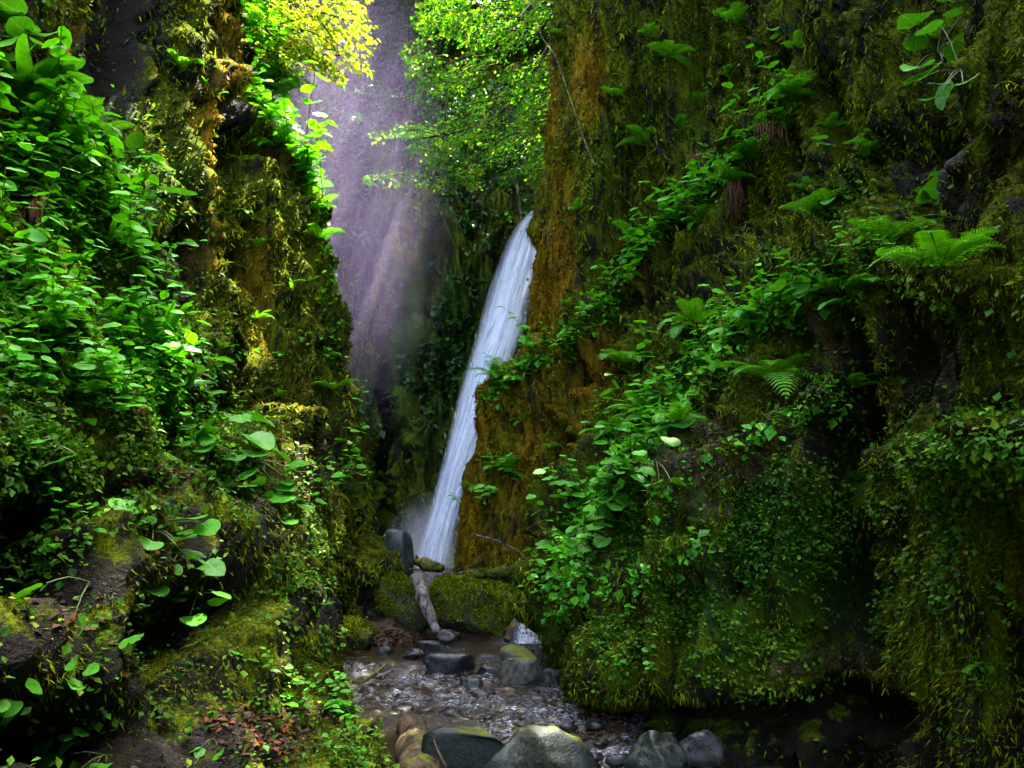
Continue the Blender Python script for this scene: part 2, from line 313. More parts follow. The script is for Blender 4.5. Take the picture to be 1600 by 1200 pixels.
left, PL, NL, AL = build_cliff('left_cliff', LY, list(LT), list(LT.values()), gy, gz, False, wl_left,
    [(LBANK, .10, 40), ([(380, 640), (470, 700), (560, 860)], .04, 30)],
    [(165, 120, 60, 150, 1.1, 5, 9.5), (345, 190, 14, 90, .5, 6, 11), (420, 90, 12, 130, .5, 9, 12), (250, 420, 40, 60, .5, 6, 10), (330, 640, 60, 50, .4), (500, 960, 60, 30, .7, 8.5, 12),
     (120, 1110, 130, 50, 1., 0, 6), (180, 1170, 60, 40, .8, 0, 6), (80, 850, 90, 45, .7, 0, 7), (345, 930, 80, 45, .45, 0, 8), (110, 760, 110, 28, .55, 0, 7)],
    [(305, 210, 28, 190, 1.1), (405, 480, 15, 100, 1.), (340, 60, 20, 80, .6), (165, 60, 14, 60, .8), (410, 200, 10, 120, .6), (70, 60, 10, 30, .7), (430, 640, 25, 40, .6)],  # left gold spots paint the sunlit streaks into the moss colour
    [(150, 300, 150, 100, .8), (100, 560, 140, 60, .8), (300, 700, 80, 60, .5)],
    [(480, 720, 50, 70, .9), (440, 640, 30, 30, .6), (250, 740, 50, 30, .7), (400, 1150, 100, 40, .7), (100, 920, 60, 20, .6), (610, 950, 30, 40, .8)], 11)
# right
RY = [-8, 0, 3, 4, 4.5, 5, 5.5, 6, 7, 8, 9, 10, 10.7, 11.3, 12, 13, 14, 14.5, 16]
RT = {
 -.4: [2, 2, 2.1, 2.4, 2.5, 2.7, 2.3, 1.3, .8, .6, .5, .45, .7, 1.1, .7, -.2, -1.1, -.5, 1.5],
 0: [2, 2, 2.1, 2.3, 2.5, 2.6, 2.1, 1.1, .75, .52, .44, .4, .6, 1.0, .6, -.3, -1.15, -.6, 1.5],
 1: [2, 1.9, 2, 2.2, 2.4, 2.5, 1.7, 1.1, .95, .8, .65, .52, .68, .9, .5, -.4, -1.2, -.7, 1.5],
 2: [2, 1.9, 1.9, 2.1, 2.3, 2.5, 1.9, 1.5, 1.45, 1.35, 1.2, 1.1, 1.2, 1.2, .7, -.3, -1.1, -.6, 1.6],
 3: [2.1, 2, 2, 2.1, 2.35, 2.6, 2.3, 2.1, 2.1, 2.0, 1.8, 1.6, 1.6, 1.5, 1.0, -.02, -.84, -.3, 1.7],
 4: [2.4, 2.3, 2.3, 2.4, 2.5, 2.8, 2.8, 2.8, 2.8, 2.75, 2.6, 2.4, 2.2, 1.9, 1.4, .45, -.28, .1, 1.9],
 5: [2.7, 2.6, 2.6, 2.6, 2.7, 2.9, 3.2, 3.4, 3.5, 3.4, 3.2, 2.9, 2.6, 2.3, 1.8, .9, .3, .6, 2],
 6.5: [2.9, 2.8, 2.8, 2.8, 2.9, 3.1, 3.5, 3.9, 3.9, 3.8, 3.5, 3.2, 2.9, 2.5, 2.0, 1.1, .38, .8, 2.2],
 8: [3, 3, 3, 3, 3, 3.2, 3.6, 4.1, 4.2, 4.1, 3.8, 3.5, 3.2, 2.7, 2.1, 1.2, .48, .9, 2.4],
 10: [3.2, 3.2, 3.2, 3.2, 3.3, 3.5, 3.9, 4.3, 4.4, 4.3, 4.1, 3.8, 3.4, 2.9, 2.3, 1.4, .6, 1, 2.6],
 13: [3.5, 3.5, 3.5, 3.5, 3.6, 3.9, 4.2, 4.6, 4.7, 4.6, 4.4, 4.1, 3.7, 3.2, 2.6, 1.8, 1, 1.4, 3],
 13.8: [10] * 19}
gy = spaced([(-8, 1, 20), (1, 3, 50), (3, 10.5, 320), (10.5, 14.6, 190), (14.6, 16, 25)]); gz = spaced([(-.4, 5.5, 300), (5.5, 11.4, 190), (11.4, 13, 12), (13, 13.8, 8)])
RL1 = [(755, 620), (830, 565), (900, 515), (960, 465), (1000, 390), (1060, 340), (1130, 260), (1200, 200), (1250, 140)]
RL2 = [(870, 915), (900, 840), (930, 770), (990, 695), (1050, 640), (1090, 570), (1150, 520), (1260, 450)]
RL3 = [(1000, 800), (1080, 740), (1160, 690), (1300, 620)]
RL4 = [(1290, 400), (1400, 400), (1540, 420)]
RL5 = [(860, 960), (940, 920), (1000, 905), (1090, 850)]
RL6 = [(1480, 700), (1540, 670), (1620, 650)]
def wl_right(P, px, py): return np.clip(sst(4.2, 2.6, P[..., 2]) * sst(10.9, 10.2, P[..., 1]) * .2 + sst(5.4, 4.6, P[..., 1]) * sst(3.2, 2.4, P[..., 2]) * .2, 0, 1)
right, PR, NR, AR = build_cliff('right_cliff', RY, list(RT), list(RT.values()), gy, gz, True, wl_right,
    [(RL1, .3, 26), (RL2, .28, 30), (RL3, .22, 30), (RL4, .25, 40), (RL5, .2, 25), (RL6, .25, 40)],
    [(1440, 270, 50, 60, .9, 4, 9), (1228, 395, 14, 50, .7, 6, 11), (1325, 690, 50, 45, .7, 4, 9), (1350, 600, 25, 90, .6, 4, 9), (1230, 1120, 230, 32, .7, 4.2, 9), (1130, 290, 22, 30, .5, 6, 13),
     (1440, 560, 30, 120, .6, 4, 8), (1030, 440, 12, 60, .5, 8, 13), (1320, 920, 40, 90, .5, 4, 7.5), (1130, 900, 14, 60, .5, 5, 9), (1590, 230, 40, 80, .6, 2, 6), (950, 640, 22, 60, .3, 10, 14), (1000, 1120, 70, 22, .5, 5, 9)],
    [(860, 400, 40, 160, 1), (850, 150, 16, 90, .9), (880, 300, 30, 80, .8), (930, 130, 40, 80, .6), (790, 700, 60, 120, .7), (720, 800, 40, 120, .8), (950, 600, 30, 80, .8), (880, 650, 60, 90, .5), (1010, 420, 14, 40, .8), (800, 850, 90, 30, .5), (1380, 680, 20, 60, .4)],
    [(1200, 900, 170, 130, .9), (1000, 820, 90, 70, .6), (1540, 720, 70, 60, .8), (1150, 760, 120, 60, .6), (1350, 760, 60, 80, .6), (930, 1000, 80, 60, .5), (1130, 1000, 60, 40, .5)],
    [(1090, 730, 100, 35, 1), (1275, 530, 35, 80, .9), (1150, 680, 110, 25, .9), (1000, 900, 50, 15, .8), (1300, 1040, 100, 20, .7), (1110, 790, 40, 20, .8), (1360, 630, 40, 15, .6)], 31)
# back wall: depth as a function of X
BX = [-12, -8, -6, -5, -4.2, -3.5, -3.25, -3.0, -2.4, -1.5, -.6, 0, .8, 2, 5]
BT = {
 -.2: [14, 15.5, 18, 19.3, 19.6, 20.2, 21.0, 20.0, 19.4, 19.3, 19.4, 19.5, 19.2, 18.5, 17],
 2: [14, 15.5, 18, 19.3, 19.6, 20.2, 21.2, 20.0, 19.4, 19.5, 19.6, 19.6, 19.3, 18.5, 17],
 5: [14, 15.7, 18.3, 19.7, 20, 20.5, 21.3, 20.2, 19.5, 19.6, 19.8, 19.8, 19.5, 18.6, 17],
 8: [14.4, 16, 18.8, 20.2, 20.5, 20.8, 21, 20.4, 19.8, 19.8, 19.9, 19.9, 19.6, 18.8, 17.2],
 9.2: [14.6, 16.5, 19.2, 20.6, 21, 21.2, 21.4, 20.8, 20.1, 20, 20.1, 20.3, 20.2, 19.5, 18],
 11: [15, 17, 20, 21.5, 22, 22.2, 22.2, 21.8, 21, 21, 21.2, 21.6, 21.6, 21, 20],
 15: [16, 19, 22.5, 24, 24.2, 24.2, 24.2, 24, 23.6, 23.6, 23.8, 24, 24, 23.5, 23],
 20: [20, 23, 26, 27, 27.4, 27.4, 27.4, 27.4, 27, 27, 27.2, 27.4, 27.4, 27, 27],
 21: [36] * 15}
gx = spaced([(-12, -6, 40), (-6, 1.2, 230), (1.2, 5, 30)]); gz = spaced([(-.2, 12, 240), (12, 20, 80), (20, 21, 6)])
back, PB, NB, AB = build_cliff('back_cliff', BX, list(BT), list(BT.values()), gx, gz, False, lambda P, px, py: sst(9, 12, P[..., 2]),
    [([(640, 880), (700, 640)], .1, 20)], [(606, 660, 12, 110, .9), (612, 480, 10, 60, .4), (750, 560, 16, 160, .4)], [(650, 450, 50, 120, .45)], [(560, 680, 50, 110, .9), (680, 520, 70, 200, .8)],
    [(690, 720, 40, 120, .5)], 71, (3, 2), 'Y')
for o in (left, right, back): o['label'] = {'left': 'mossy gorge wall and overgrown bank on the left', 'right': 'mossy gorge wall with plant ledges on the right', 'back_': 'shaded rock wall behind the tall waterfall'}[o.name.split('_cliff')[0] if o.name != 'back_cliff' else 'back_']
# ------------------------------------------------------------------ stream bed and ground sheet
bx = spaced([(-60, -4, 20), (-4, 2.5, 180), (2.5, 60, 20)]); by = spaced([(-20, 4, 20), (4, 12.5, 220), (12.5, 22, 60), (22, 60, 10)])
GX, GY = np.meshgrid(bx, by); G0 = np.stack([GX, GY, GX * 0], -1)
def bedz(P):
    x, y = P[..., 0], P[..., 1]
    z = -.20 + .07 * fbm(P, (1.3, 1.3, 0), 3, 5) + .03 * fbm(P, (9, 9, 0), 3, 8)
    z = z + sst(10.7, 11.7, y + .15 * vn(P, (3, 3, 0), 3)) * .62 + sst(12, 14, y) * .06
    z += .30 * np.exp(-(((x + 1.75) / .55) ** 2 + ((y - 10.75) / .5) ** 2)) + .22 * sst(-1.9, -2.6, x) * sst(9.2, 10.2, y)
    z += .16 * np.exp(-(((x - .75) / .35) ** 2 + ((y - 6.9) / .8) ** 2))
    z -= .25 * np.exp(-(((x - .25) / .25) ** 2 + ((y - 11.2) / .6) ** 2))
    return z
G0[..., 2] = bedz(G0); bed = np_obj('stream_bed', G0, grid_faces(*GX.shape), M_BED); tag(bed, 'brown gravelly bed under the shallow stream', kind='structure')
def bed_at(x, y): return float(bedz(np.array([[x, y, 0.]]))[0])
wx = np.linspace(-3, 1.6, 270); wy = spaced([(-3, 4.4, 30), (4.4, 11.1, 400)])
WX, WY = np.meshgrid(wx, wy); W0 = np.stack([WX, WY, WX * 0], -1); wpx, wpy = proj(W0)
rif = np.zeros(WX.shape)
for x, y, rx, ry, a in [(600, 1085, 90, 22, 1), (680, 1060, 160, 26, .8), (730, 1085, 90, 22, .9), (560, 1045, 60, 14, .7), (880, 1120, 120, 34, 1), (960, 1165, 90, 40, 1), (780, 1125, 90, 22, .8), (825, 1002, 40, 12, 1.2), (760, 1030, 40, 8, .6), (850, 1075, 50, 20, .6), (1000, 1195, 90, 30, 1), (700, 1012, 40, 8, .5), (660, 1185, 60, 20, .4)]:
    rif = np.maximum(rif, a * np.exp(-(((wpx - x) / rx) ** 2 + ((wpy - y) / ry) ** 2)))
rif = np.clip(rif * (1 + .5 * fbm(W0, (3, 3, 0), 2, 4)), 0, 1.2)
Wn = fbm(W0, (9, 7, 0), 3, 21, .6); Wf = np.abs(vn(W0, (24, 15, 0), 23))
W0[..., 2] = .0 + .006 * fbm(W0, (4, 6, 0), 2, 2) + rif * (.055 * Wn + .03 * (1 - 2 * Wf) * .6) + .07 * sst(6.2, 6.8, WY) + .05 * sst(8.2, 8.8, WY) - .12
water = np_obj('stream', W0, grid_faces(*WX.shape), M_WATER, None, True, {'foam': np.clip(rif * (.62 + 1.1 * Wn + .2 * (1 - 2 * Wf)), 0, 1)})
tag(water, 'shallow brown stream with glinting riffles', kind='structure')
ux = np.linspace(-2.6, 1.4, 60); uy = np.linspace(12.4, 19.8, 80); UX, UY = np.meshgrid(ux, uy); U0 = np.stack([UX, UY, .60 + .02 * fbm(np.stack([UX, UY, UX * 0], -1), (5, 5, 0), 2, 3)], -1)
pool = np_obj('plunge_pool', U0, grid_faces(*UX.shape), M_WATER, None, True, {'foam': (sst(17, 19, UY) * .9)}); tag(pool, 'pool under the tall waterfall', kind='structure')
WL = -.12
def wl_at(y): return WL + .07 * float(sst(6.2, 6.8, y)) + .05 * float(sst(8.2, 8.8, y))
# ------------------------------------------------------------------ scatter of moss and small leaves
def sample_surface(P, N, n, mask=None, margin=420, pw=1.0):
    px, py = proj(P); d = np.linalg.norm(P - np.array([0, 0, CAMZ]), axis=-1)
    A = np.linalg.norm(np.cross(P[1:, :-1] - P[:-1, :-1], P[:-1, 1:] - P[:-1, :-1]), axis=-1)
    c = lambda a: (a[:-1, :-1] + a[1:, 1:]) / 2
    cx, cyy, dd = c(px), c(py), c(d)
    wv = ((cx > -margin) & (cx < 1600 + margin) & (cyy > -margin) & (cyy < 1200 + margin) & (c(P[..., 1]) > 1.5)).astype(float)
    wv *= np.where((cx > -60) & (cx < 1660) & (cyy > -60) & (cyy < 1260), 1, .3)
    view = np.array([0, 0, CAMZ]) - P; view /= np.linalg.norm(view, axis=-1)[..., None]; fac = c((view * N).sum(-1))
    W = A * wv / dd ** (2 * pw) * np.where(fac > -.25, 1, .05)
    if mask is not None: W = W * c(mask)
    W = np.maximum(W, 0).ravel(); cs = np.cumsum(W); idx = np.searchsorted(cs, rng.random(n) * cs[-1]); idx = np.clip(idx, 0, len(W) - 1)
    r, q = np.divmod(idx, P.shape[1] - 1); u, v = rng.random(n)[:, None], rng.random(n)[:, None]
    Q = P[r, q] * (1 - u) * (1 - v) + P[r, q + 1] * u * (1 - v) + P[r + 1, q] * (1 - u) * v + P[r + 1, q + 1] * u * v
    return Q, N[r, q], np.linalg.norm(Q - np.array([0, 0, CAMZ]), axis=1)
def unit(a): return a / (np.linalg.norm(a, axis=-1)[..., None] + 1e-9)
def leaves(Q, T, Nn, L, Wd, fold=.25):
    """folded two-triangle leaves: base Q, direction T, blade normal Nn"""
    T = unit(T); B = unit(np.cross(T, Nn)); U = np.cross(B, T); L = L[:, None]; Wd = Wd[:, None]
    m = Q + T * L * .45 + U * Wd * fold
    V = np.stack([Q, m + B * Wd * .5, Q + T * L, m - B * Wd * .5], 1)
    i = np.arange(len(Q))[:, None] * 4
    Fc = np.concatenate([i + [0, 1, 2], i + [0, 2, 3]], 1).reshape(-1, 3)
    return V.reshape(-1, 3), Fc
def rep(a, k=4): return np.repeat(a, k)
def moss(name, P, N, n, mat, mask, label, seed, size=(.03, .11), wr=.2):
    Q, Nn, d = sample_surface(P, N, n, mask)
    R = rng.normal(size=(n, 3)); T = Nn * .55 + R * .45 + np.array([0, 0, -.75])
    L = rng.uniform(size[0], size[1], n) * np.minimum((d / 8) ** .9, 1.6); Wd = L * rng.uniform(wr * .6, wr * 1.3, n)
    T = unit(T); B = unit(np.cross(T, unit(Nn + R * .5))); Q = Q - Nn * .006
    V = np.stack([Q - B * Wd[:, None] * .5, Q + T * L[:, None], Q + B * Wd[:, None] * .5], 1); Fc = np.arange(3 * n).reshape(-1, 3)
    rnd = np.clip(.45 + .40 * fbm(Q, (4, 4, .5), 3, seed) + .22 * rng.normal(size=n), 0, 1)
    o = np_obj(name, V, Fc, mat, None, False, {'rnd': rep(rnd, 3)}); return tag(o, label, kind='stuff')
def cover(name, P, N, n, mat, mask, label, seed, size=(.02, .05)):
    Q, Nn, d = sample_surface(P, N, n, mask)
    R = rng.normal(size=(n, 3)); T = unit(Nn * .5 + R * .8 + np.array([0, 0, -.25])); up = unit(Nn * .7 + R * .35 + np.array([0, 0, .7]))
    L = size[0] * .8 + (size[1] * 1.25 - size[0] * .8) * rng.random(n) ** 2 * (d / 7) ** .5
    off = rng.uniform(.0, .07, n)[:, None]
    V, Fc = leaves(Q + Nn * off, T, up, L, L * rng.uniform(.6, .95, n), .15)
    rnd = np.clip(.5 + .3 * fbm(Q, 2.5, 2, seed) + .25 * rng.normal(size=n), 0, 1)
    o = np_obj(name, V, Fc, mat, None, False, {'rnd': rep(rnd)}); return tag(o, label, kind='stuff')
def nm(P, sc, s, a, b): return sst(a, b, fbm(P, sc, 3, s))
def pm(P, L):
    px, py = proj(P); m = np.zeros(px.shape)
    for g in L: m = np.maximum(m, pxgauss(px, py, g))
    return m
mR = .15 + nm(PR, (4, 4, .35), 101, -.2, .15); mL = .12 + nm(PL, (4, 4, .35), 102, -.15, .2); mB = .5 + nm(PB, (2, 2, .5), 103, -.2, .3)
dkL = 1 - .85 * pm(PL, [(150, 1080, 330, 190, 1), (300, 930, 170, 90, 1)]) * sst(-.35, .1, fbm(PL, 1.3, 3, 61)); dkR = 1 - .8 * pm(PR, [(1300, 1120, 260, 110, 1), (1560, 1080, 80, 160, .7)]) * sst(-.3, .1, fbm(PR, 1.5, 3, 62))  # thins moss and creeper to darken the shaded lower bank and undercut
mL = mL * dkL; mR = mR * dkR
holeR = 1 - np.clip(AR['bare'] * .8 + AR['wet'] * .85, 0, 1); holeL = 1 - np.clip(AL['bare'] * .8 + AL['wet'] * .9, 0, 1)  # moss left off bare patches and the hollows painted as shade
moss('right_wall_moss', PR, NR, 260000, M_MOSS, mR * holeR * (1 - AR['gold'] * .8), 'olive moss hanging in curtains over the right cliff', 201)
moss('left_wall_moss', PL, NL, 190000, M_MOSS, mL * holeL * (1 - AL['gold'] * .6), 'olive moss hanging over the left cliff and bank', 202)
moss('golden_moss', PR, NR, 60000, M_GOLD, AR['gold'] * mR, 'golden brown moss streaks on the right spur', 203, (.02, .07))
moss('sunlit_yellow_moss', PL, NL, 24000, M_GOLD, AL['gold'] * mL, 'moss streaks down the left cliff with sunlight put into their yellow', 204, (.02, .06))  # yellow strands set on the sun streaks, sunlight put into the colour
moss('back_wall_moss', PB, NB, 50000, M_MOSS, mB, 'dark moss on the wall behind the waterfall', 205, (.03, .10), .5)
cR = pm(PR, [(1200, 900, 190, 150, 1), (1130, 1020, 120, 60, .7), (1000, 830, 100, 80, .6), (1160, 760, 110, 60, .8), (1540, 720, 80, 70, .9), (1350, 760, 70, 90, .7), (1560, 1050, 50, 30, .9), (960, 1000, 50, 60, .7), (1100, 620, 200, 80, .6), (1060, 560, 80, 80, .6), (1300, 350, 150, 150, .45), (930, 270, 90, 200, .45), (1100, 130, 200, 150, .35), (1210, 1080, 60, 30, .9), (1320, 1150, 40, 25, .9), (820, 640, 100, 120, .35), (1520, 850, 90, 200, .3)])
cR = cR * dkR; cL_dk = dkL
cover('right_wall_creeper', PR, NR, 62000, M_COVER, (cR * (.02 + nm(PR, 2.6, 111, -.15, .2)) + .05 * nm(PR, 2, 113, 0, .4)) * holeR, 'tiny round creeper leaves covering the right cliff', 211, (.02, .045))
cL = pm(PL, [(120, 300, 160, 130, .9), (100, 560, 180, 90, 1), (250, 500, 80, 100, .6), (300, 750, 130, 90, .7), (60, 700, 100, 90, .5), (60, 880, 80, 60, .5), (200, 1080, 260, 120, .06), (480, 850, 60, 160, .5), (440, 120, 30, 200, .5), (560, 1120, 60, 80, .5), (300, 950, 200, 60, .1)])
cover('left_bank_creeper', PL, NL, 46000, M_COVER, cL_dk * (cL * (.02 + nm(PL, 2.8, 112, -.15, .2)) + .03) * holeL, 'small creeping leaves over the left bank', 212, (.02, .05))
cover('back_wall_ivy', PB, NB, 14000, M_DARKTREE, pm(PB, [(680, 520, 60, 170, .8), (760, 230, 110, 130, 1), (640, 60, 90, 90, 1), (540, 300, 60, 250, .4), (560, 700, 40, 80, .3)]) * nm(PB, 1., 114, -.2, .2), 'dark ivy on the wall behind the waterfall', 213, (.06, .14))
def litter(name, P, N, n, mask, label, size=(.02, .055)):
    Q, Nn, d = sample_surface(P, N, n, mask); R = rng.normal(size=(n, 3)); T = unit(R * [1, 1, .3]); L = rng.uniform(*size, n)
    V, Fc = leaves(Q + Nn * .008, T, unit(Nn + R * .25 + [0, 0, .5]), L, L * .6, .2)
    return tag(np_obj(name, V, Fc, M_DEAD, None, False, {'rnd': rep(rng.random(n))}), label, kind='stuff')
def bandmask(P, pls, wd):
    px, py = proj(P); m = np.zeros(px.shape)
    for pl in pls: d, _ = polydist(px, py, pl); m = np.maximum(m, np.exp(-(d / wd) ** 2))
    return m
cover('ledge_seedlings', PR, NR, 26000, M_LEAF, bandmask(PR, [RL1], 11) + bandmask(PR, [RL2], 20) + .25 * bandmask(PR, [RL5, RL3], 9), 'bright seedling leaves crowding the diagonal ledges of the right cliff', 221, (.045, .10))
cover('bank_seedlings', PL, NL, 15000, M_LEAF, pm(PL, [(110, 280, 130, 90, 1), (110, 560, 190, 60, 1), (250, 460, 30, 90, .5), (330, 640, 80, 60, .4), (40, 480, 80, 40, .8)]) * (.1 + nm(PL, 3, 119, -.1, .3)) + .4 * bandmask(PL, [[(415, 10), (440, 120), (475, 240), (500, 330), (520, 560)]], 10), 'bright seedling leaves carpeting the left bank', 222, (.035, .075))
litter('right_ledge_litter', PR, NR, 5000, pm(PR, [(1090, 730, 110, 35, 1), (1275, 530, 35, 80, 1), (1150, 680, 110, 25, 1), (1300, 1040, 100, 20, .5)]), 'dead leaves and twigs caught on the right ledges')
litter('left_bank_litter', PL, NL, 4500, pm(PL, [(480, 720, 50, 70, 1), (250, 740, 60, 30, .8), (410, 1140, 90, 40, 1), (130, 960, 60, 30, .3)]) + .006, 'dead brown leaves on the left bank')
GN = np.zeros_like(G0); GN[..., 2] = 1
litter('stream_edge_litter', G0, GN, 5000, pm(G0, [(625, 995, 45, 14, 1), (830, 915, 40, 12, 1), (880, 1100, 60, 30, .8), (900, 1130, 70, 20, .6), (560, 1010, 60, 10, .6)]) * (G0[..., 2] > -.16), 'brown fallen leaves along the stream edge', (.03, .07))
# ------------------------------------------------------------------ pixel placing on built surfaces
bpy.context.view_layer.update()
dg = bpy.context.evaluated_depsgraph_get()
def hit(px, py, objs=(left, right, back)):
    for _ in range(12):
        r = hit0(px, py, objs)
        if r is None or not (px < 545 and py < 700 and r[0][1] > 12.6): break
        px -= 8
    return r
def hit0(px, py, objs=(left, right, back)):
    d = Vector(((px - 800) / F, 1, (HOR - py) / F)).normalized(); o0 = Vector((0, 0, CAMZ)); best = None
    for o in objs:
        ok, loc, nrm, _ = o.ray_cast(o0, d, distance=60)
        if ok and (best is None or (loc - o0).length < (best[0] - o0).length): best = (loc.copy(), nrm.copy())
    if best is None: return None
    l, n = best
    if n.dot(d) > 0: n = -n
    return np.array(l), np.array(n)
# ------------------------------------------------------------------ waterfall and cascade
def sheet(name, C, Wh, n_s, n_u, off, mat, parent, thick, label=None, seed=0, fx=1.0):
    """a falling sheet: C = centre line points, Wh = half widths"""
    C = bez(C, n_s); Wh = np.interp(np.linspace(0, 1, n_s), np.linspace(0, 1, len(Wh)), Wh); u = np.linspace(-1, 1, n_u)
    U, S = np.meshgrid(u, np.linspace(0, 1, n_s)); P = np.repeat(C[:, None], n_u, 1)
    P[..., 0] += U * Wh[:, None]; P[..., 1] += -thick * (1 - U ** 2) + off
    q = np.stack([U * 9, S * 3.2, U * 0 + seed], -1); nk = min(1., Wh.mean() / .4) ; P[..., 1] += .10 * nk * fbm(q, 1, 3, 3 + seed); P[..., 0] += .06 * nk * vn(q, (1, 2, 1), 8 + seed) * (1 - np.abs(U))
    e = np.clip((1 - np.abs(U)) * 1.9, 0, 1) ** 1.2 * (1 - .55 * S * 0) * sst(0, .03 if n_s > 100 else .3, S)
    return np_obj(name, P, grid_faces(n_s, n_u), mat, parent, True, {'su': U * fx + seed, 'sv': S * 3 * 4, 'edge': e})
FC = [(866, 322), (834, 352), (815, 400), (800, 450), (785, 505), (769, 555), (752, 605), (737, 655), (722, 705), (707, 755), (693, 805), (680, 850), (668, 892)]
FW = [18, 27, 33, 37, 38, 36, 34, 31, 28, 26, 25, 26, 30]
Yf = np.linspace(19.3, 18.3, len(FC)); FP = [at(x, y, Y) for (x, y), Y in zip(FC, Yf)]; HW = [wv * Y / F for wv, Y in zip(FW, Yf)]
wf = empty('waterfall', FP[-1], 'tall white waterfall slanting down behind the mossy spur', 'waterfall')
def local(o, root):
    o.matrix_parent_inverse = Matrix.Translation(-Vector(root.location)); return o
local(sheet('veil', FP, HW, 160, 30, 0, M_FALL, wf, .18, None, 0), wf)
local(sheet('front_strands', [p + [-.05, -.12, 0] for p in FP], [h * .85 for h in HW], 160, 30, -.1, M_FALL2, wf, .2, None, 5, 1.4), wf)
local(sheet('bright_core', [p + [-.10, -.2, 0] for p in FP], [h * .5 for h in HW], 160, 20, -.1, M_FALL, wf, .15, None, 9, .8), wf)
drops = MB()
for k in range(500):
    s = rng.random() ** .6 * (len(FP) - 1.01); i = int(s); p = FP[i] * (1 - s + i) + FP[i + 1] * (s - i); h = HW[i]
    p = p + [rng.normal() * h * .4, -rng.random() * .5, rng.normal() * .1]; l = rng.uniform(.05, .2); w_ = rng.uniform(.002, .005)
    drops.add([p, p + [w_, 0, -l * .5], p + [-l * .12, 0, -l], p + [-w_, 0, -l * .5]], [[0, 1, 2], [0, 2, 3]])
M_DROP = NT('water_drops'); M_DROP = M_DROP.done(M_DROP.pbr((.8, .86, .95), .3))
local(tag(drops.obj('spray_drops', M_DROP, wf, False), kind='stuff'), wf)
M_CASC = fall_mat('tumbling_water', .40, .62)
casc = empty('small_cascade', at(828, 1000, 10.3), 'low white cascade tumbling beside the large mossy boulder', 'waterfall')
for k, (pts, hw) in enumerate([([(834, 944), (832, 960), (828, 980), (824, 1004)], [20, 21, 24, 28]), ([(836, 950), (833, 966), (829, 984), (822, 1005)], [10, 13, 17, 24])]):
    Y = 10.35 + .05 * k; cp = [at(x, y, Y - .28 * j / 3) for j, (x, y) in enumerate(pts)]
    local(sheet('falling_water', cp, [h * Y / F for h in hw], 60, 24, 0, M_CASC, casc, .06, None, 3 + k, .55), casc)
# ------------------------------------------------------------------ rocks
def ico(n):
    import bmesh
    bm = bmesh.new(); bmesh.ops.create_icosphere(bm, subdivisions=n, radius=1); V = np.array([v.co[:] for v in bm.verts]); Fc = np.array([[v.index for v in f.verts] for f in bm.faces]); bm.free(); return V, Fc
ICO = {n: ico(n) for n in (2, 3, 4, 5)}
def rock_geo(size, seed, lvl=4, facets=9, rough=.06, block=.0):
    V, Fc = ICO[lvl]; V = V.copy(); r = np.random.default_rng(seed)
    if block: V = np.sign(V) * np.abs(V) ** (1 - block); V /= np.abs(V).max()
    for _ in range(facets):
        n = unit(r.normal(size=3)); h = r.uniform(.62, .85); d = V @ n - h; V = V - np.where(d > 0, d, 0)[:, None] * n * .92
    nn = unit(V); sz = np.array(size)
    V = V * (1 + .14 * fbm(V + seed, 1.1, 3, seed))[:, None] + nn * (rough * fbm(V * sz * 6 + seed, 1, 4, seed) / max(sz.mean(), .05) * .35)[:, None]
    return V * sz, Fc
def tuft(o, V, Fc, tufts, seed):
    T = V[Fc]; cen = T.mean(1); nn = unit(np.cross(T[:, 1] - T[:, 0], T[:, 2] - T[:, 0])); wt = np.clip(nn[:, 2] + .55, 0, 1) * np.linalg.norm(np.cross(T[:, 1] - T[:, 0], T[:, 2] - T[:, 0]), axis=1)
    wt = wt * (.15 + sst(-.1, .25, fbm(cen + seed, 2.2, 3, seed + 5))); wt /= wt.sum(); i = rng.choice(len(Fc), tufts, p=wt)
    r1, r2 = rng.random((2, tufts, 1)); sw = r1 + r2 > 1; r1 = np.where(sw, 1 - r1, r1); r2 = np.where(sw, 1 - r2, r2)
    Q = T[i, 0] + r1 * (T[i, 1] - T[i, 0]) + r2 * (T[i, 2] - T[i, 0]); R = rng.normal(size=(tufts, 3)); L = rng.uniform(.02, .06, tufts)
    Vv, Fv = leaves(Q, nn[i] * .5 + R * .6 + [0, 0, -.2], unit(nn[i] + R * .4), L, L * .3)
    m = np_obj('moss', Vv, Fv, M_MOSS, o, False, {'rnd': rep(np.clip(.5 + .25 * rng.normal(size=tufts), 0, 1))}); tag(m, kind='stuff')
def rock(name, box, Y, mat, label, seed, dy=.8, facets=9, rough=.06, block=.0, rot=0, group=None, lvl=4, cat='rock', sink=.15, tufts=0):
    x0, y0, x1, y1 = box; a = at(x0, y0, Y); b = at(x1, y1, Y); cx = (a[0] + b[0]) / 2; wd = abs(b[0] - a[0]) / 2; ht = abs(a[2] - b[2]) / 2 * (1 + sink)
    V, Fc = rock_geo((wd * 1.1, wd * dy, ht * 1.12), seed, lvl, facets, rough, block)
    if rot: c, s = math.cos(rot), math.sin(rot); V = V @ np.array([[c, 0, s], [0, 1, 0], [-s, 0, c]]).T
    o = np_obj(name, V, Fc, mat); o.location = (cx, Y, (a[2] + b[2]) / 2 - ht * sink * .5)
    tag(o, label, cat, group)
    if tufts:
        tuft(o, V, Fc, tufts, seed)
    return o
rock('boulder', (678, 900, 802, 992), 11.4, M_MROCK, 'large square mossy boulder in midstream under the waterfall', 3, .75, 7, .12, .45, 0, None, 5, 'boulder', .1, 16000)
rock('boulder', (498, 974, 592, 1022), 10.2, M_MROCK, 'low rounded moss-topped boulder at the foot of the left cliff', 5, .8, 8, .05, 0, 0, None, 4, 'boulder', .2, 6000)
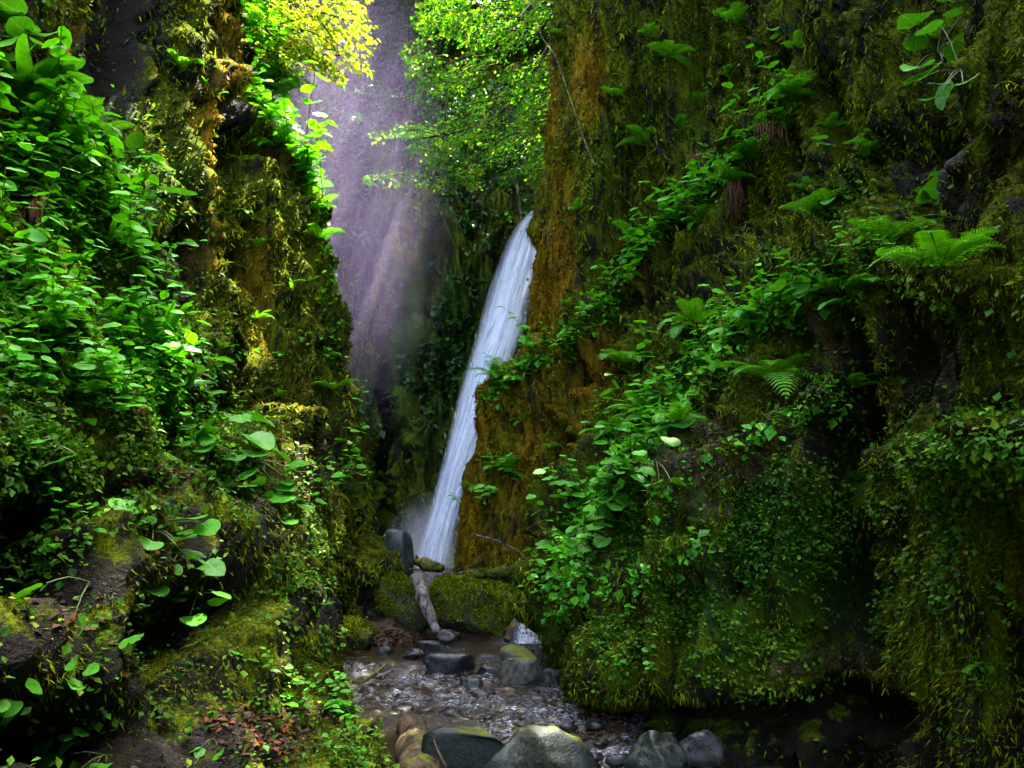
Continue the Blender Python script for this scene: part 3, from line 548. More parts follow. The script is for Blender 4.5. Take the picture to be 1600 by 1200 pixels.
rock('boulder', (598, 905, 668, 996), 11.2, M_MROCK, 'mossy leaning slab boulder between the left cliff and the driftwood', 8, .5, 7, .1, .2, -.35, None, 4, 'boulder', .1, 7000)
rock('boulder', (596, 835, 645, 905), 13.5, M_GREY, 'upright grey boulder beside the foot of the tall waterfall', 9, .8, 6, .05, .2, 0, None, 4, 'boulder', .1)
rock('rock', (798, 946, 856, 1010), 10.95, M_WET, 'dark wet rock behind the small white cascade', 11, .5, 8, .06, .3)
rock('rock', (667, 1022, 742, 1057), 8.6, M_WET, 'flat-topped black block standing in midstream', 12, .7, 6, .03, .55, 0, None, 4)
rock('rock', (785, 1012, 840, 1040), 8.25, M_HROCK, 'pointed brown rock lying on top of the squared rock by the right bank', 14, .8, 7, .04, .1, .2)
rock('rock', (784, 1030, 838, 1064), 8.1, M_HROCK, 'squared grey rock with a moss patch by the right bank', 15, .8, 5, .04, .5)
rock('rock', (712, 1054, 755, 1084), 7.9, M_WET, 'small black pointed rock in front of the flat black block', 16, .8, 8, .04, .1)
rock('rock', (654, 1002, 700, 1022), 9.6, M_WET, 'pale wet flat stone just below the driftwood', 17, .6, 5, .02, .6)
rock('rock', (684, 984, 722, 1004), 10.3, M_WET, 'wet pointed stone under the front of the large boulder', 18, .7, 7, .03)
rock('rock', (748, 1040, 784, 1062), 8.5, M_WET, 'low wet stone between the black block and squared rock', 19, .7, 7, .03)
rock('rock', (588, 1010, 616, 1028), 9.7, M_WET, 'dark low stone right of the moss-topped boulder', 20, .7, 7, .03)
rock('rock', (630, 1014, 664, 1030), 9.3, M_WET, 'dark rounded stone at the end of the leaf bank', 21, .7, 7, .03)
rock('rock', (766, 1102, 800, 1130), 7.1, M_WET, 'glossy wet stone amid the lower riffle', 22, .7, 7, .03)
rock('rock', (800, 1100, 836, 1128), 7.1, M_WET, 'dark stone right of the glossy one in the lower riffle', 23, .7, 7, .03)
rock('rock', (686, 1106, 734, 1132), 6.8, M_WET, 'long black slanting stone above the big slab', 24, .6, 8, .03, .1, .2)
rock('rock', (730, 1078, 772, 1104), 7.5, M_WET, 'wet brown stone below the small black pointed rock', 25, .7, 7, .03)
rock('rock', (846, 1046, 880, 1074), 8.2, M_WET, 'dark stone against the foot of the right bank', 26, .7, 7, .03)
rock('boulder', (668, 1130, 800, 1225), 5.3, M_DGREY, 'flat grey-topped slab with a dark front at the bottom edge', 31, .9, 2, .05, .82, .10, None, 5, 'boulder', .1)
rock('boulder', (738, 1150, 932, 1330), 4.5, M_DGREY, 'big smooth grey-green boulder at the bottom centre', 33, .8, 10, .07, .15, .1, None, 5, 'boulder', .1)
rock('boulder', (978, 1136, 1068, 1235), 5.0, M_DGREY, 'grey boulder with yellow moss at the bottom right of the stream', 35, .8, 11, .08, .15, -.15, None, 5, 'boulder', .1)
rock('boulder', (640, 1215, 730, 1290), 4.3, M_WET, 'dark wet boulder cut by the bottom edge', 36, .8, 7, .04, .15, 0, None, 4, 'boulder', .1)
rock('rock', (1060, 1150, 1130, 1200), 5.2, M_WET, 'dark brown stone right of the yellow-mossed boulder', 37, .8, 11, .08)
0 and rock('rock', (1120, 1165, 1190, 1210), 5.0, M_WET, 'black stone in the undercut of the right bank', 38, .8, 8, .04)
rock('boulder', (205, 1110, 290, 1200), 4.6, M_MROCK, 'mossy grey boulder poking out of the left bank', 40, .8, 7, .05, .2, .3, None, 4, 'boulder', .1, 3000)
rock('boulder', (336, 1120, 380, 1180), 4.9, M_GREY, 'pale upright stone low on the left bank', 41, .8, 7, .05, .2, .1, None, 4, 'boulder', .1)
rock('rock', (455, 1150, 520, 1200), 5.0, M_GREY, 'angular pale rock near the bottom of the left bank', 42, .8, 7, .05, .2, .3)
for k in range(75):
    y = rng.uniform(1012, 1195); t = (y - 1000) / 200; x = rng.uniform(530 + 40 * t, 850 + 150 * t); Y = (CAMZ - WL) * F / (y - HOR) * .97; s = rng.uniform(6, 15) * (1 + .5 * t)
    rock('stream_stone', (x - s, y - s * rng.uniform(.3, .6), x + s, y + s * .35), Y, M_WET if rng.random() < .8 else M_BED, 'small wet stone breaking the surface of the riffles', 100 + k, rng.uniform(.6, 1), 7, .02, 0, rng.uniform(-.2, .2), 'small wet stones in the riffles', 3, 'stone')
for k in range(34):
    x = rng.uniform(830, 960) if k % 2 else rng.uniform(600, 800); y = rng.uniform(1060, 1145) if k % 2 else rng.uniform(996, 1010); Y = (CAMZ - WL) * F / (y - HOR); s = rng.uniform(5, 11)
    rock('bank_pebble', (x - s, y - s * .7, x + s, y + s * .4), Y, M_BED if rng.random() < .6 else M_GREY, 'pebble lying on the gravel at the stream margin', 200 + k, .8, 6, .02, 0, 0, 'pebbles at the stream margin', 2, 'pebble')
# ------------------------------------------------------------------ logs, branches, roots
def log(name, pts, rad, mat, label, cat='log', sides=14, seed=0, parts=()):
    P = bez(pts, 26); r = np.interp(np.linspace(0, 1, 26), np.linspace(0, 1, len(rad)), rad)
    V, Fc = tube(P, r, sides); c = np.repeat(P, sides, 0); V = c + (V - c) * (1 + .28 * fbm(V + seed, (9, 9, 3), 3, seed))[:, None]
    n = len(P) * sides; V = np.concatenate([V, P[:1], P[-1:]]); cap = [[n, (i + 1) % sides, i, i] for i in range(sides)] + [[n + 1, n - sides + i, n - sides + (i + 1) % sides, n - sides + (i + 1) % sides] for i in range(sides)]
    me = bpy.data.meshes.new(name); me.from_pydata(V.tolist(), [], Fc.tolist() + [c_[:3] for c_ in cap]); me.materials.append(mat)
    me.polygons.foreach_set('use_smooth', [True] * len(me.polygons)); o = link(bpy.data.objects.new(name, me)); tag(o, label, cat)
    if mat is M_MLOG: Fq = np.array(Fc.tolist()); tuft(o, V, np.concatenate([Fq[:, [0, 1, 2]], Fq[:, [0, 2, 3]]]), 2500, seed)
    for nm_, pp, rr in parts:
        Vp, Fp = tube(bez(pp, 12), np.linspace(rr[0], rr[1], 12), 8); np_obj(nm_, Vp, Fp, mat, o)
    return o
A = at
for k, (p, q, Y, lb) in enumerate([((700, 905), (742, 893), 11.6, 'thin bare stick lying on top of the square mossy boulder'), ((795, 880), (806, 915), 11.3, 'upright pale stick right of the square mossy boulder'), ((812, 872), (800, 918), 11.4, 'slanting pale stick behind the small cascade'),
    ((640, 890), (668, 900), 12.5, 'short brown stick left of the foot of the waterfall'), ((740, 835), (820, 868), 12.3, 'long thin branch lying against the foot of the right spur'), ((604, 985), (640, 995), 10.5, 'short stick on the leaf bank under the left cliff')]):
    P_, Q_ = at(*p, Y), at(*q, Y - .2); o_ = tube(bez([P_, (P_ + Q_) / 2 + [.02, 0, .05], Q_], 8), np.linspace(.014, .006, 8), 6); tag(np_obj('stick', *o_, [M_DRIFT, M_BROWN][k % 2]), lb, 'stick')
log('driftwood_log', [A(652, 903, 11.2), A(660, 930, 10.95), A(670, 958, 10.8), A(684, 990, 10.6)], [.10, .11, .10, .05], M_DRIFT, 'pale weathered driftwood trunk leaning against the mossy boulder', 'log', 14, 1)
log('fallen_branch', [A(858, 903, 10.9), A(836, 925, 10.95), A(823, 950, 10.9), A(826, 985, 10.8)], [.05, .06, .08, .05], M_MLOG, 'curved mossy branch hanging over the small cascade', 'branch', 12, 2, [('twig', [A(838, 922, 10.95), A(846, 905, 10.9), A(848, 896, 10.9)], (.035, .02))])
log('fallen_log', [A(822, 938, 10.9), A(815, 965, 10.7), A(792, 1002, 10.5)], [.05, .10, .06], M_BROWN, 'short brown log propped beside the small cascade', 'log', 12, 3)
log('fallen_log', [A(646, 876, 14), A(665, 882, 13.9), A(692, 888, 13.8)], [.05, .12, .07], M_BARK, 'dark log lying across the foot of the tall waterfall', 'log', 12, 4, [('stub', [A(656, 878, 14), A(650, 868, 13.9)], (.05, .02))])
log('fallen_log', [A(735, 898, 12.4), A(800, 890, 12.2), A(870, 862, 11.9), (at(940, 835, 11.4))], [.05, .09, .10, .06], M_MLOG, 'long mossy log lying along the foot of the right spur', 'log', 12, 5)
log('sunken_log', [A(640, 1132, 6.1), A(650, 1165, 5.7), A(655, 1200, 5.2), A(655, 1260, 4.7)], [.09, .14, .16, .16], M_BROWN, 'thick brown sunken log at the bottom edge of the stream', 'log', 16, 6)
log('fallen_twig', [A(560, 1070, 7.6), A(580, 1055, 7.9), A(612, 1034, 8.5)], [.006, .012, .006], M_BARK, 'thin dark twig lying in the upper riffle', 'twig', 6, 7, [('side_twig', [A(585, 1052, 7.9), A(592, 1040, 7.9)], (.006, .003))])
log('fallen_twig', [A(672, 1140, 5.1), A(683, 1170, 4.95), A(697, 1200, 4.8)], [.006, .009, .009], M_BROWN, 'thin brown twig leaning on the grey-topped slab', 'twig', 6, 8)
log('dead_branch', [A(40, 860, 4.6), A(60, 800, 4.8), A(62, 760, 4.9)], [.006, .010, .004], M_DRIFT, 'bare pale twig standing on the lower left bank', 'branch', 6, 9)
log('rotten_branch', [A(108, 1085, 4.4), A(140, 1060, 4.4), A(132, 1025, 4.5), A(115, 1000, 4.6)], [.02, .03, .025, .012], M_DRIFT, 'crooked rotten branch among moss at the lower left', 'branch', 8, 10)
log('rotten_branch', [A(80, 985, 4.7), A(100, 982, 4.7), A(115, 978, 4.75)], [.015, .022, .012], M_DRIFT, 'short broken branch above the crooked one at lower left', 'branch', 8, 11)
def roots(box, label, n=16, name='hanging_roots'):
    x0, y0, x1, y1 = box; h = hit((x0 + x1) / 2, y0 + 6)
    if h is None: return
    Y = h[0][1] - .15; m = MB()
    for k in range(n):
        xa = rng.uniform(x0, x1); xb = xa + rng.normal() * (x1 - x0) * .2; ye = y0 + (y1 - y0) * rng.uniform(.55, 1)
        p = bez([at(xa, y0 + rng.uniform(-4, 8), Y + .08), at(xa + rng.normal() * 3, (y0 + ye) / 2, Y - rng.random() * .08), at(xb, ye, Y)], 8)
        m.tube(p, np.linspace(rng.uniform(.006, .016), .002, 8), 5, rng.random())
    o = m.obj(name, M_ROOT); tag(o, label, 'roots')
roots((1135, 285, 1158, 352), 'reddish brown root tuft under the diagonal ledge of the right cliff', 26)
roots((1002, 398, 1022, 462), 'narrow brown root strip below the bright plants on the right spur', 22)
roots((1180, 190, 1236, 250), 'thin pale roots hanging beneath the fern at the ledge top', 16)
roots((20, 300, 70, 420), 'bare pale roots hanging under the upper left plants', 16)
roots((1070, 235, 1110, 300), 'tangled roots in the hollow above the diagonal ledge', 12)
# ------------------------------------------------------------------ plant kits
def frond_mesh(n=20, droop=.5, wid=.3, bend=0., mat=M_FERN):
    """unit-long frond along +X, arching down"""
    t = np.linspace(0, 1, 14); rx = np.sin(t * 1.25) / 1.25 * 1.05; rz = .25 * t - droop * t ** 2.2; ry = bend * t ** 2
    R = np.stack([rx, ry, rz], -1); m = MB(); m.tube(R, np.linspace(.012, .003, 14), 4, .35); V2, F2 = [], []
    tt = np.linspace(.1, .985, n); C = np.stack([np.interp(tt, t, R[:, k]) for k in range(3)], -1); T = unit(np.stack([np.interp(tt, t, np.gradient(R, axis=0)[:, k]) for k in range(3)], -1))
    Ln = wid * (np.sin(np.clip(tt * 1.02, 0, 1) ** .75 * math.pi) ** .8 * .9 + .06); side = unit(np.cross([0, 0, 1.], T)); up = np.cross(T, side); tri = MB()
    for s in (-1, 1):
        D = unit(side * s + T * .38 + up * .18 - np.array([0, 0, .12])); n_ = len(tt)
        w_ = np.full(n_, .9 / n * .34); a = C - T * w_[:, None]; mid = C + D * (Ln * .55)[:, None]; tip = C + D * Ln[:, None] - np.array([0, 0, 1]) * (Ln * .22)[:, None] + T * (Ln * .15)[:, None]
        V = np.stack([C - T * w_[:, None] * .9, mid - T * w_[:, None] * .95, tip, mid + T * w_[:, None] * .95, C + T * w_[:, None] * .9], 1)
        i = np.arange(n_)[:, None] * 5; Ff = np.concatenate([i + [0, 1, 4], i + [1, 3, 4], i + [1, 2, 3]], 1).reshape(-1, 3)
        tri.add(V.reshape(-1, 3), Ff if s > 0 else Ff[:, ::-1], np.repeat(rng.uniform(.3, .9, n_), 5))
    Vq, Fq = np.concatenate(m.V), np.concatenate(m.F); Fq = np.concatenate([Fq[:, [0, 1, 2]], Fq[:, [0, 2, 3]]])
    tri.add(Vq, Fq, .3)
    return np_mesh('frond', np.concatenate(tri.V), np.concatenate(tri.F), mat, False, {'rnd': np.concatenate(tri.r)})
FRONDS = [frond_mesh(int(n), d, w_, b) for n, d, w_, b in ((20, .5, .26, .1), (24, .35, .22, -.12), (18, .65, .28, .05), (22, .45, .24, -.05))]
def strap_mesh():
    t = np.linspace(0, 1, 10); R = np.stack([t, .05 * np.sin(t * 5), .12 * t - .3 * t ** 2.5], -1); wv = .085 * np.sin(np.clip(t * .93 + .05, 0, 1) * math.pi) ** .6
    V = np.stack([R + np.stack([0 * t, -wv, .02 + .015 * np.sin(t * 30)], -1), R, R + np.stack([0 * t, wv, .02 + .015 * np.cos(t * 30)], -1)], 1)
    return np_mesh('frond', V, grid_faces(10, 3), M_FERN, True, {'rnd': np.repeat([[.75, .45, .75]], 10, 0)})
STRAP = strap_mesh()
def heart_mesh(mat, notch=.18, wd=.95, cup=.10, pointed=.0, nr=3, name='leaf'):
    """heart or oval leaf, base at origin, tip at +X, blade up = +Z"""
    a = np.linspace(-math.pi, math.pi, 21)[:-1]; r = .5 * (1 - notch * np.exp(-((np.abs(a) - math.pi) / .45) ** 2) + pointed * np.exp(-(a / .35) ** 2))
    V = [[.45, 0, -.04]]; Fc = []; rn = [.35]
    for k in range(1, nr + 1):
        q = k / nr
        for i, (an, rr) in enumerate(zip(a, r)):
            x, y = .5 + math.cos(an) * rr * q - .05 * (1 - q), math.sin(an) * rr * q * wd; V.append([x, y, cup * y * y * 4 * .6 - .28 * cup * (x - .3) ** 2 * 4 + .015 * math.sin(an * 6) * q]); rn.append(.5 + .12 * (i % 2) * (q < 1) + .2 * q)
    n = len(a)
    for i in range(n):
        j = (i + 1) % n; Fc.append([0, 1 + i, 1 + j])
        for k in range(nr - 1): b = 1 + k * n; Fc += [[b + i, b + n + i, b + n + j], [b + i, b + n + j, b + j]]
    return np_mesh(name, V, np.array(Fc), mat, True, {'rnd': rn, 'lx': [v[0] + .01 for v in V], 'ly': [v[1] for v in V]})
HEARTS = [heart_mesh(M_LEAFG, .3, 1.0, .12, .1), heart_mesh(M_LEAFG, .35, 1.1, .2, .05), heart_mesh(M_LEAFG, .25, .9, .05, .2)]
OVALS = [heart_mesh(M_LEAF, 0, .62, .15, .25, 1), heart_mesh(M_LEAF, .05, .75, .1, .3, 1), heart_mesh(M_LEAF, 0, .5, .05, .3, 1)]
SMALLS = [heart_mesh(M_COVER, 0, .7, .15, .25, 1)]
def basis(loc, xdir, up, sc):
    x = unit(np.array(xdir, float)); y = unit(np.cross(up, x)); z = np.cross(x, y); m = Matrix.Identity(4)
    for i in range(3): m[i][0] = x[i] * sc; m[i][1] = y[i] * sc; m[i][2] = z[i] * sc; m[i][3] = loc[i]
    return m
def child(name, me, parent, loc, xdir, up, sc):
    o = bpy.data.objects.new(name, me); COL.objects.link(o); o.parent = parent; o.matrix_local = basis(loc, xdir, up, sc); return o
UP = np.array([0, 0, 1.])
def fern(px, py, size, label, n=6, group=None, mesh=None, name='fern', cat='fern', spread=1.3, lift=.5, toward=None):
    h = hit(px, py)
    if h is None: return
    P, N = h; P = P - N * .02; r = empty(name, P, label, cat, group); nh = unit(np.array([N[0], N[1] - .35, 0])); sc = 1.25 * size * P[1] / F
    for k in range(n):
        a = (k / max(n - 1, 1) - .5) * 2 * spread + rng.normal() * .15; c, s = math.cos(a), math.sin(a)
        d = np.array([nh[0] * c - nh[1] * s, nh[0] * s + nh[1] * c, lift + rng.normal() * .25])
        if toward is not None: d = d * .6 + np.array([toward, -.3, 0])
        child('frond', mesh or FRONDS[int(rng.integers(4))], r, (0, 0, 0), d, UP, sc * rng.uniform(.75, 1.1))
    return r
def broad(px, py, leafpx, label, n=6, group=None, spread=1., meshes=HEARTS, name='broad_leaved_plant', cat='plant', face=.22, area=None):
    h = hit(px, py)
    if h is None: return
    P, N = h; n = n if n < 3 else int(n * 1.6); r = empty(name, P, label, cat, group); sc = leafpx * (.85 if n > 2 else 1) * P[1] / F; st = MB(); nh = unit(np.array([N[0], N[1] - .5, 0]))
    for k in range(n):
        d = unit(nh * .9 + rng.normal(size=3) * [.8, .5, .6]); tip = d * sc * rng.uniform(.7, 1.7) * spread
        ld = unit(nh + rng.normal(size=3) * [.7, .5, .25] + [0, 0, -.25]); up = unit(UP * 1. + np.array([0, -1, 0]) * rng.uniform(0, face * 1.6) + rng.normal(size=3) * .3)
        st.tube(bez([(0, 0, 0), tip * .5 + [0, 0, sc * .15], tip], 5), np.linspace(.03, .018, 5) * sc, 4, rng.random())
        child('leaf', meshes[int(rng.integers(len(meshes)))], r, tip, ld, up, sc * rng.uniform(.65, 1.1))
    st.obj('stem', M_STEM, r); return r
def herb(px, py, leafpx, label, n=10, group=None, length=3.2, droop=0., meshes=OVALS, name='leafy_herb'):
    h = hit(px, py)
    if h is None: return
    P, N = h; r = empty(name, P, label, 'plant', group); sc = leafpx * P[1] / F; nh = unit(np.array([N[0], N[1] - .5, 0]))
    end = (nh * .8 + UP * (.7 - droop) + rng.normal(size=3) * .35) * sc * length; C = bez([(0, 0, 0), end * .5 + UP * sc * .3, end], 8)
    m = MB(); m.tube(C, np.linspace(.045, .02, 8) * sc, 4, rng.random()); m.obj('stem', M_STEM, r)
    for k in range(n):
        t = .25 + .75 * k / (n - 1); c = C[min(int(t * 7), 7)]; a = k * 2.4 + rng.random(); d = unit(np.array([math.cos(a), math.sin(a), -.1 + rng.normal() * .15]) + nh * .4)
        child('leaf', meshes[int(rng.integers(len(meshes)))], r, c, d, unit(UP + np.array([0, -1, 0]) * rng.uniform(0, .9) + rng.normal(size=3) * .25), sc * rng.uniform(.7, 1.15) * (1.1 - .4 * t))
    return r
# ------------------------------------------------------------------ ferns, one by one
for a in [
 (150, 205, 75, 'olive fern arching out into the dark recess at upper left', 6), (285, 110, 34, 'small fern high on the left cliff face', 4), (375, 345, 40, 'small bright fern midway up the left cliff', 5),
 (400, 500, 30, 'little fern on the sunlit rib of the left cliff', 4), (438, 625, 38, 'bright yellow-green fern low on the left cliff face', 4), (405, 385, 26, 'tiny fern beside the dark crack of the left cliff', 4),
 (500, 375, 42, 'fern sticking out from the left cliff edge at waterfall-top height', 6), (520, 610, 44, 'fern pointing right from the left cliff edge', 5), (512, 560, 34, 'tufted fern on the left cliff edge above the pointing one', 5),
 (412, 40, 55, 'sunlit fern at the top edge of the frame under the maple', 7), (490, 330, 44, 'sunlit fern on the left edge at the height of the waterfall lip', 6), (450, 130, 60, 'sunlit yellow fern at the top of the left cliff edge', 7), (465, 190, 55, 'sunlit fern hanging below the yellow one on the left edge', 7), (430, 230, 50, 'sunlit fern low in the bright cluster of the left edge', 6), (478, 260, 40, 'green fern just under the bright cluster on the left edge', 5),
 (805, 545, 55, 'plume-like fern on the spur edge against the waterfall', 9), (775, 590, 45, 'lower fern on the spur edge against the waterfall', 7), (735, 680, 34, 'small fern on the spur edge halfway down the waterfall', 6), (715, 712, 26, 'tiny fern on the spur edge near the lower waterfall', 5),
 (790, 740, 48, 'spreading fern on the lower spur face', 7), (745, 765, 36, 'small fern on the lower spur beside the waterfall', 6), (820, 660, 30, 'small fern in the middle of the spur face', 5),
 (1150, 40, 45, 'fern at the top of the right cliff', 6), (1045, 90, 45, 'fern in the upper middle of the right cliff', 5), (1225, 155, 55, 'broad bright fern at the upper end of the diagonal ledge', 7), (1170, 250, 50, 'bright fern below the upper end of the diagonal ledge', 7),
 (1140, 285, 50, 'long fronded fern overhanging the red root tuft', 6), (1000, 385, 55, 'bright fern at the middle of the diagonal ledge', 8), (975, 570, 62, 'greyish fern spreading left at the middle of the right cliff', 6), (1085, 510, 62, 'pale fern standing right of the middle cliff', 6),
 (1215, 600, 95, 'large arching fern above the bare rock shelf', 8), (950, 680, 55, 'fern at the left of the bright near plant bank', 6), (1010, 650, 75, 'large fern in the middle of the bright near plant bank', 8), (1060, 660, 60, 'fern on the right of the bright near plant bank', 6),
 (1375, 240, 62, 'narrow hanging fern with ladder-like leaflets in the upper right', 3), (1290, 345, 75, 'bright fern stretching left in the right cliff', 6), (1380, 385, 80, 'dark fern between the big heart leaves', 7), (1470, 420, 95, 'large blue-green fern overhanging the dark slot at right', 8),
 (1335, 480, 80, 'dense drooping fern left of the dark slot', 8), (1330, 610, 50, 'olive drooping fern above the black hole', 5), (1530, 390, 60, 'olive fern frond in front of the rightmost mossy bulge', 4), (1480, 60, 60, 'feathery fern in the top right corner', 5), (880, 60, 30, 'small fern high on the spur', 5), (1090, 350, 40, 'fern in the ledge plants above the narrow root strip', 5), (1540, 1045, 40, 'small feathery fern low on the rightmost bulge', 7), (1590, 690, 45, 'green fern tuft on top of the rightmost bulge', 6), (1010, 230, 45, 'fern on the upper spur left of the ledge', 5), (60, 470, 45, 'fern in the low leafy carpet at the left edge', 5)]:
    fern(*a)
fern(245, 555, 75, 'upright strap-leaved fern in the middle of the left bank', 7, None, STRAP, 'strap_fern', 'fern', .9, 1.6); fern(165, 390, 65, 'pair of long strap leaves below the large round leaf at left', 4, None, STRAP, 'strap_fern', 'fern', .7, 1.6)
fern(25, 170, 110, 'large strap-leaved clump at the upper left edge', 7, None, STRAP, 'strap_fern', 'fern', 1., .9); fern(665 + 120, 655, 1, '', 0) if False else None
for k, (x, y, s) in enumerate([(365, 420, 24), (455, 460, 26), (470, 530, 24), (330, 150, 22), (395, 90, 30), (480, 440, 22), (440, 560, 22), (350, 545, 22), (440, 340, 24), (375, 250, 18)]):
    fern(x, y, s, 'small fern tuft growing from the vertical left cliff', 4, 'small tufts on the left cliff', STRAP if k % 2 else None)
for k, (x, y, s) in enumerate([(900, 330, 22), (930, 420, 24), (960, 150, 24), (1010, 60, 28), (885, 480, 20), (950, 500, 22), (1100, 160, 28), (1140, 120, 26), (890, 560, 20), (1060, 200, 30), (1260, 300, 30), (1200, 330, 28), (1000, 520, 26), (860, 700, 22), (1300, 200, 34), (1250, 80, 34)]):
    fern(x, y, s, 'small fern tuft growing from the right cliff face', 5, 'small tufts on the right cliff')
# ------------------------------------------------------------------ broad-leaved plants
for a in [
 (1465, 85, 62, 'cluster of large pointed leaves at the top right', 8), (1500, 110, 60, 'dark rounded leaves under the top right cluster', 4), (1440, 320, 66, 'large glossy leaf pair above the blue-green fern', 4), (1500, 345, 58, 'heart-shaped leaf shining white at the right', 1),
 (1230, 70, 34, 'light green leaves high above the diagonal ledge', 7), (1330, 235, 34, 'small bright leaves beside the ladder-like fern', 5), (1325, 305, 30, 'bright leaves above the fern stretching left', 4), (1215, 445, 36, 'single upright pointed leaf at the top of the near band', 2), (1250, 450, 34, 'pale leaves at the upper end of the near plant band', 5),
 (1080, 655, 42, 'umbrella-like leaf beside the bright near bank', 3), (1025, 720, 46, 'large drooping leaf at the right of the near bank', 3), (960, 780, 34, 'flat leaves in the lower near bank', 7), (925, 830, 32, 'rounded bright leaves stepping down to the cascade', 8), (895, 880, 28, 'lowest rounded leaves above the small cascade', 6), (985, 740, 34, 'layered leaves in the middle of the near bank', 8), (1110, 555, 34, 'pale broad leaves halfway up the near band', 6),
 (305, 675, 60, 'large round leaf standing up in the middle of the left bank', 2), (300, 590, 62, 'broad flat leaves on the crest of the left bank', 6), (330, 700, 56, 'layered broad leaves right of the large round leaf', 8), (390, 720, 56, 'overlapping broad leaves at the right edge of the left bank', 8), (420, 780, 46, 'lower broad leaves at the right edge of the left bank', 7), (240, 830, 58, 'shining two-lobed leaves on the dark part of the left bank', 5), (280, 870, 44, 'small group below the shining two-lobed leaves', 4), (310, 930, 44, 'leaves with one brown one on the lower left bank', 4),
 (225, 340, 64, 'large round leaf at the right of the upper left plants', 2), (70, 700, 66, 'long-stalked pair of leaves standing alone at left', 3), (30, 110, 78, 'big overlapping leaves at the upper left edge', 8), (70, 150, 66, 'big drooping leaves below the strap clump', 7), (20, 60, 44, 'paler leaves in the top left corner', 5), (140, 910, 60, 'large dark scalloped leaf low on the left bank', 2), (205, 1025, 40, 'single pale leaf above the mossy grey boulder', 1), (110, 1050, 34, 'small leaves at the lower left moss cushions', 3),
 (215, 290, 46, 'soft leaves left of the dark recess', 6), (20, 1075, 36, 'pair of leaves at the left edge near the bottom', 3), (165, 1180, 42, 'leaf rosette at the very bottom left', 5), (120, 1150, 40, 'light three-leaved sprig over the black hollow', 3), (335, 1155, 30, 'small three-leaved sprig near the bottom of the left bank', 4), (45, 330, 44, 'leaves at the left edge above the bare roots', 6)]:
    broad(*a)
# ------------------------------------------------------------------ leafy herbs in bands
def band(pl, n, jit, leafpx, label, group, nl=9, **kw):
    pl = np.array(pl, float); s = np.concatenate([[0], np.cumsum(np.hypot(*np.diff(pl, axis=0).T))])
    for k in range(n):
        q = (k + rng.random()) / n * s[-1]; x = np.interp(q, s, pl[:, 0]) + rng.normal() * jit; y = np.interp(q, s, pl[:, 1]) + rng.normal() * jit * .6
        herb(x, y, leafpx * rng.uniform(.75, 1.3), label, nl, group, **kw)
band(RL1, 34, 9, 15, 'small bright herb on the diagonal ledge of the right spur', 'herbs on the spur ledge', 10)
band([(960, 465), (1000, 390), (1060, 340), (1130, 270), (1190, 210)], 18, 10, 20, 'bright herb in the thick upper part of the spur ledge', 'herbs on the upper spur ledge', 10)
band(RL2, 36, 16, 19, 'bright leafy herb in the near diagonal band of the right cliff', 'herbs in the near diagonal band', 10)
band([(960, 720), (1010, 670), (1060, 640)], 12, 22, 22, 'bright herb in the thickest near bank', 'herbs in the thickest near bank', 10)
band([(1100, 540), (1160, 500), (1260, 450), (1380, 400)], 16, 14, 17, 'herb in the upper end of the near diagonal band', 'herbs at the upper end of the near band', 10)
band([(0, 210), (60, 240), (130, 270), (190, 300)], 26, 28, 30, 'bright leafy herb in the dense upper left patch', 'herbs in the upper left patch', 12)
band([(0, 300), (80, 300), (180, 350), (230, 410), (250, 470)], 22, 18, 26, 'leafy herb on the lower rim of the upper left patch', 'herbs on the rim of the upper left patch', 11)
band([(0, 450), (60, 440), (110, 460)], 12, 18, 30, 'rounded leafy herb at the left edge above the leaf carpet', 'herbs above the leaf carpet', 9)
band([(0, 540), (80, 530), (160, 530), (240, 560), (290, 560)], 34, 26, 26, 'leafy herb in the wide carpet across the left bank', 'herbs in the left bank carpet', 10)
band([(0, 610), (90, 610), (180, 620), (250, 640)], 24, 24, 24, 'leafy herb along the lower shaded edge of the carpet', 'herbs along the shaded carpet edge', 10)
band([(20, 760), (100, 790), (180, 800), (60, 870)], 12, 26, 18, 'sparse small herb in the dark lower left bank', 'sparse herbs in the lower left bank', 7)
band([(470, 800), (545, 740), (560, 790), (530, 680)], 10, 12, 16, 'small leafy herb at the foot of the left cliff edge', 'herbs at the foot of the left cliff edge', 8)
band([(405, 0), (415, 60), (430, 110), (445, 170), (465, 240), (495, 310)], 38, 12, 22, 'sunlit leafy herb draping the top of the left cliff edge', 'sunlit herbs on the left cliff edge', 10)
band([(500, 1080), (540, 1120), (580, 1180), (440, 1060), (380, 1040)], 12, 22, 15, 'small herb on the mossy toe of the left bank', 'herbs on the toe of the left bank', 7)
band([(720, 800), (770, 770), (800, 750), (740, 690)], 8, 10, 15, 'small herb low on the spur beside the waterfall', 'herbs low on the spur', 8)
band([(870, 900), (920, 980), (1010, 1050), (930, 860)], 10, 16, 14, 'small herb on the lower right bank above the stream', 'herbs on the lower right bank', 7)
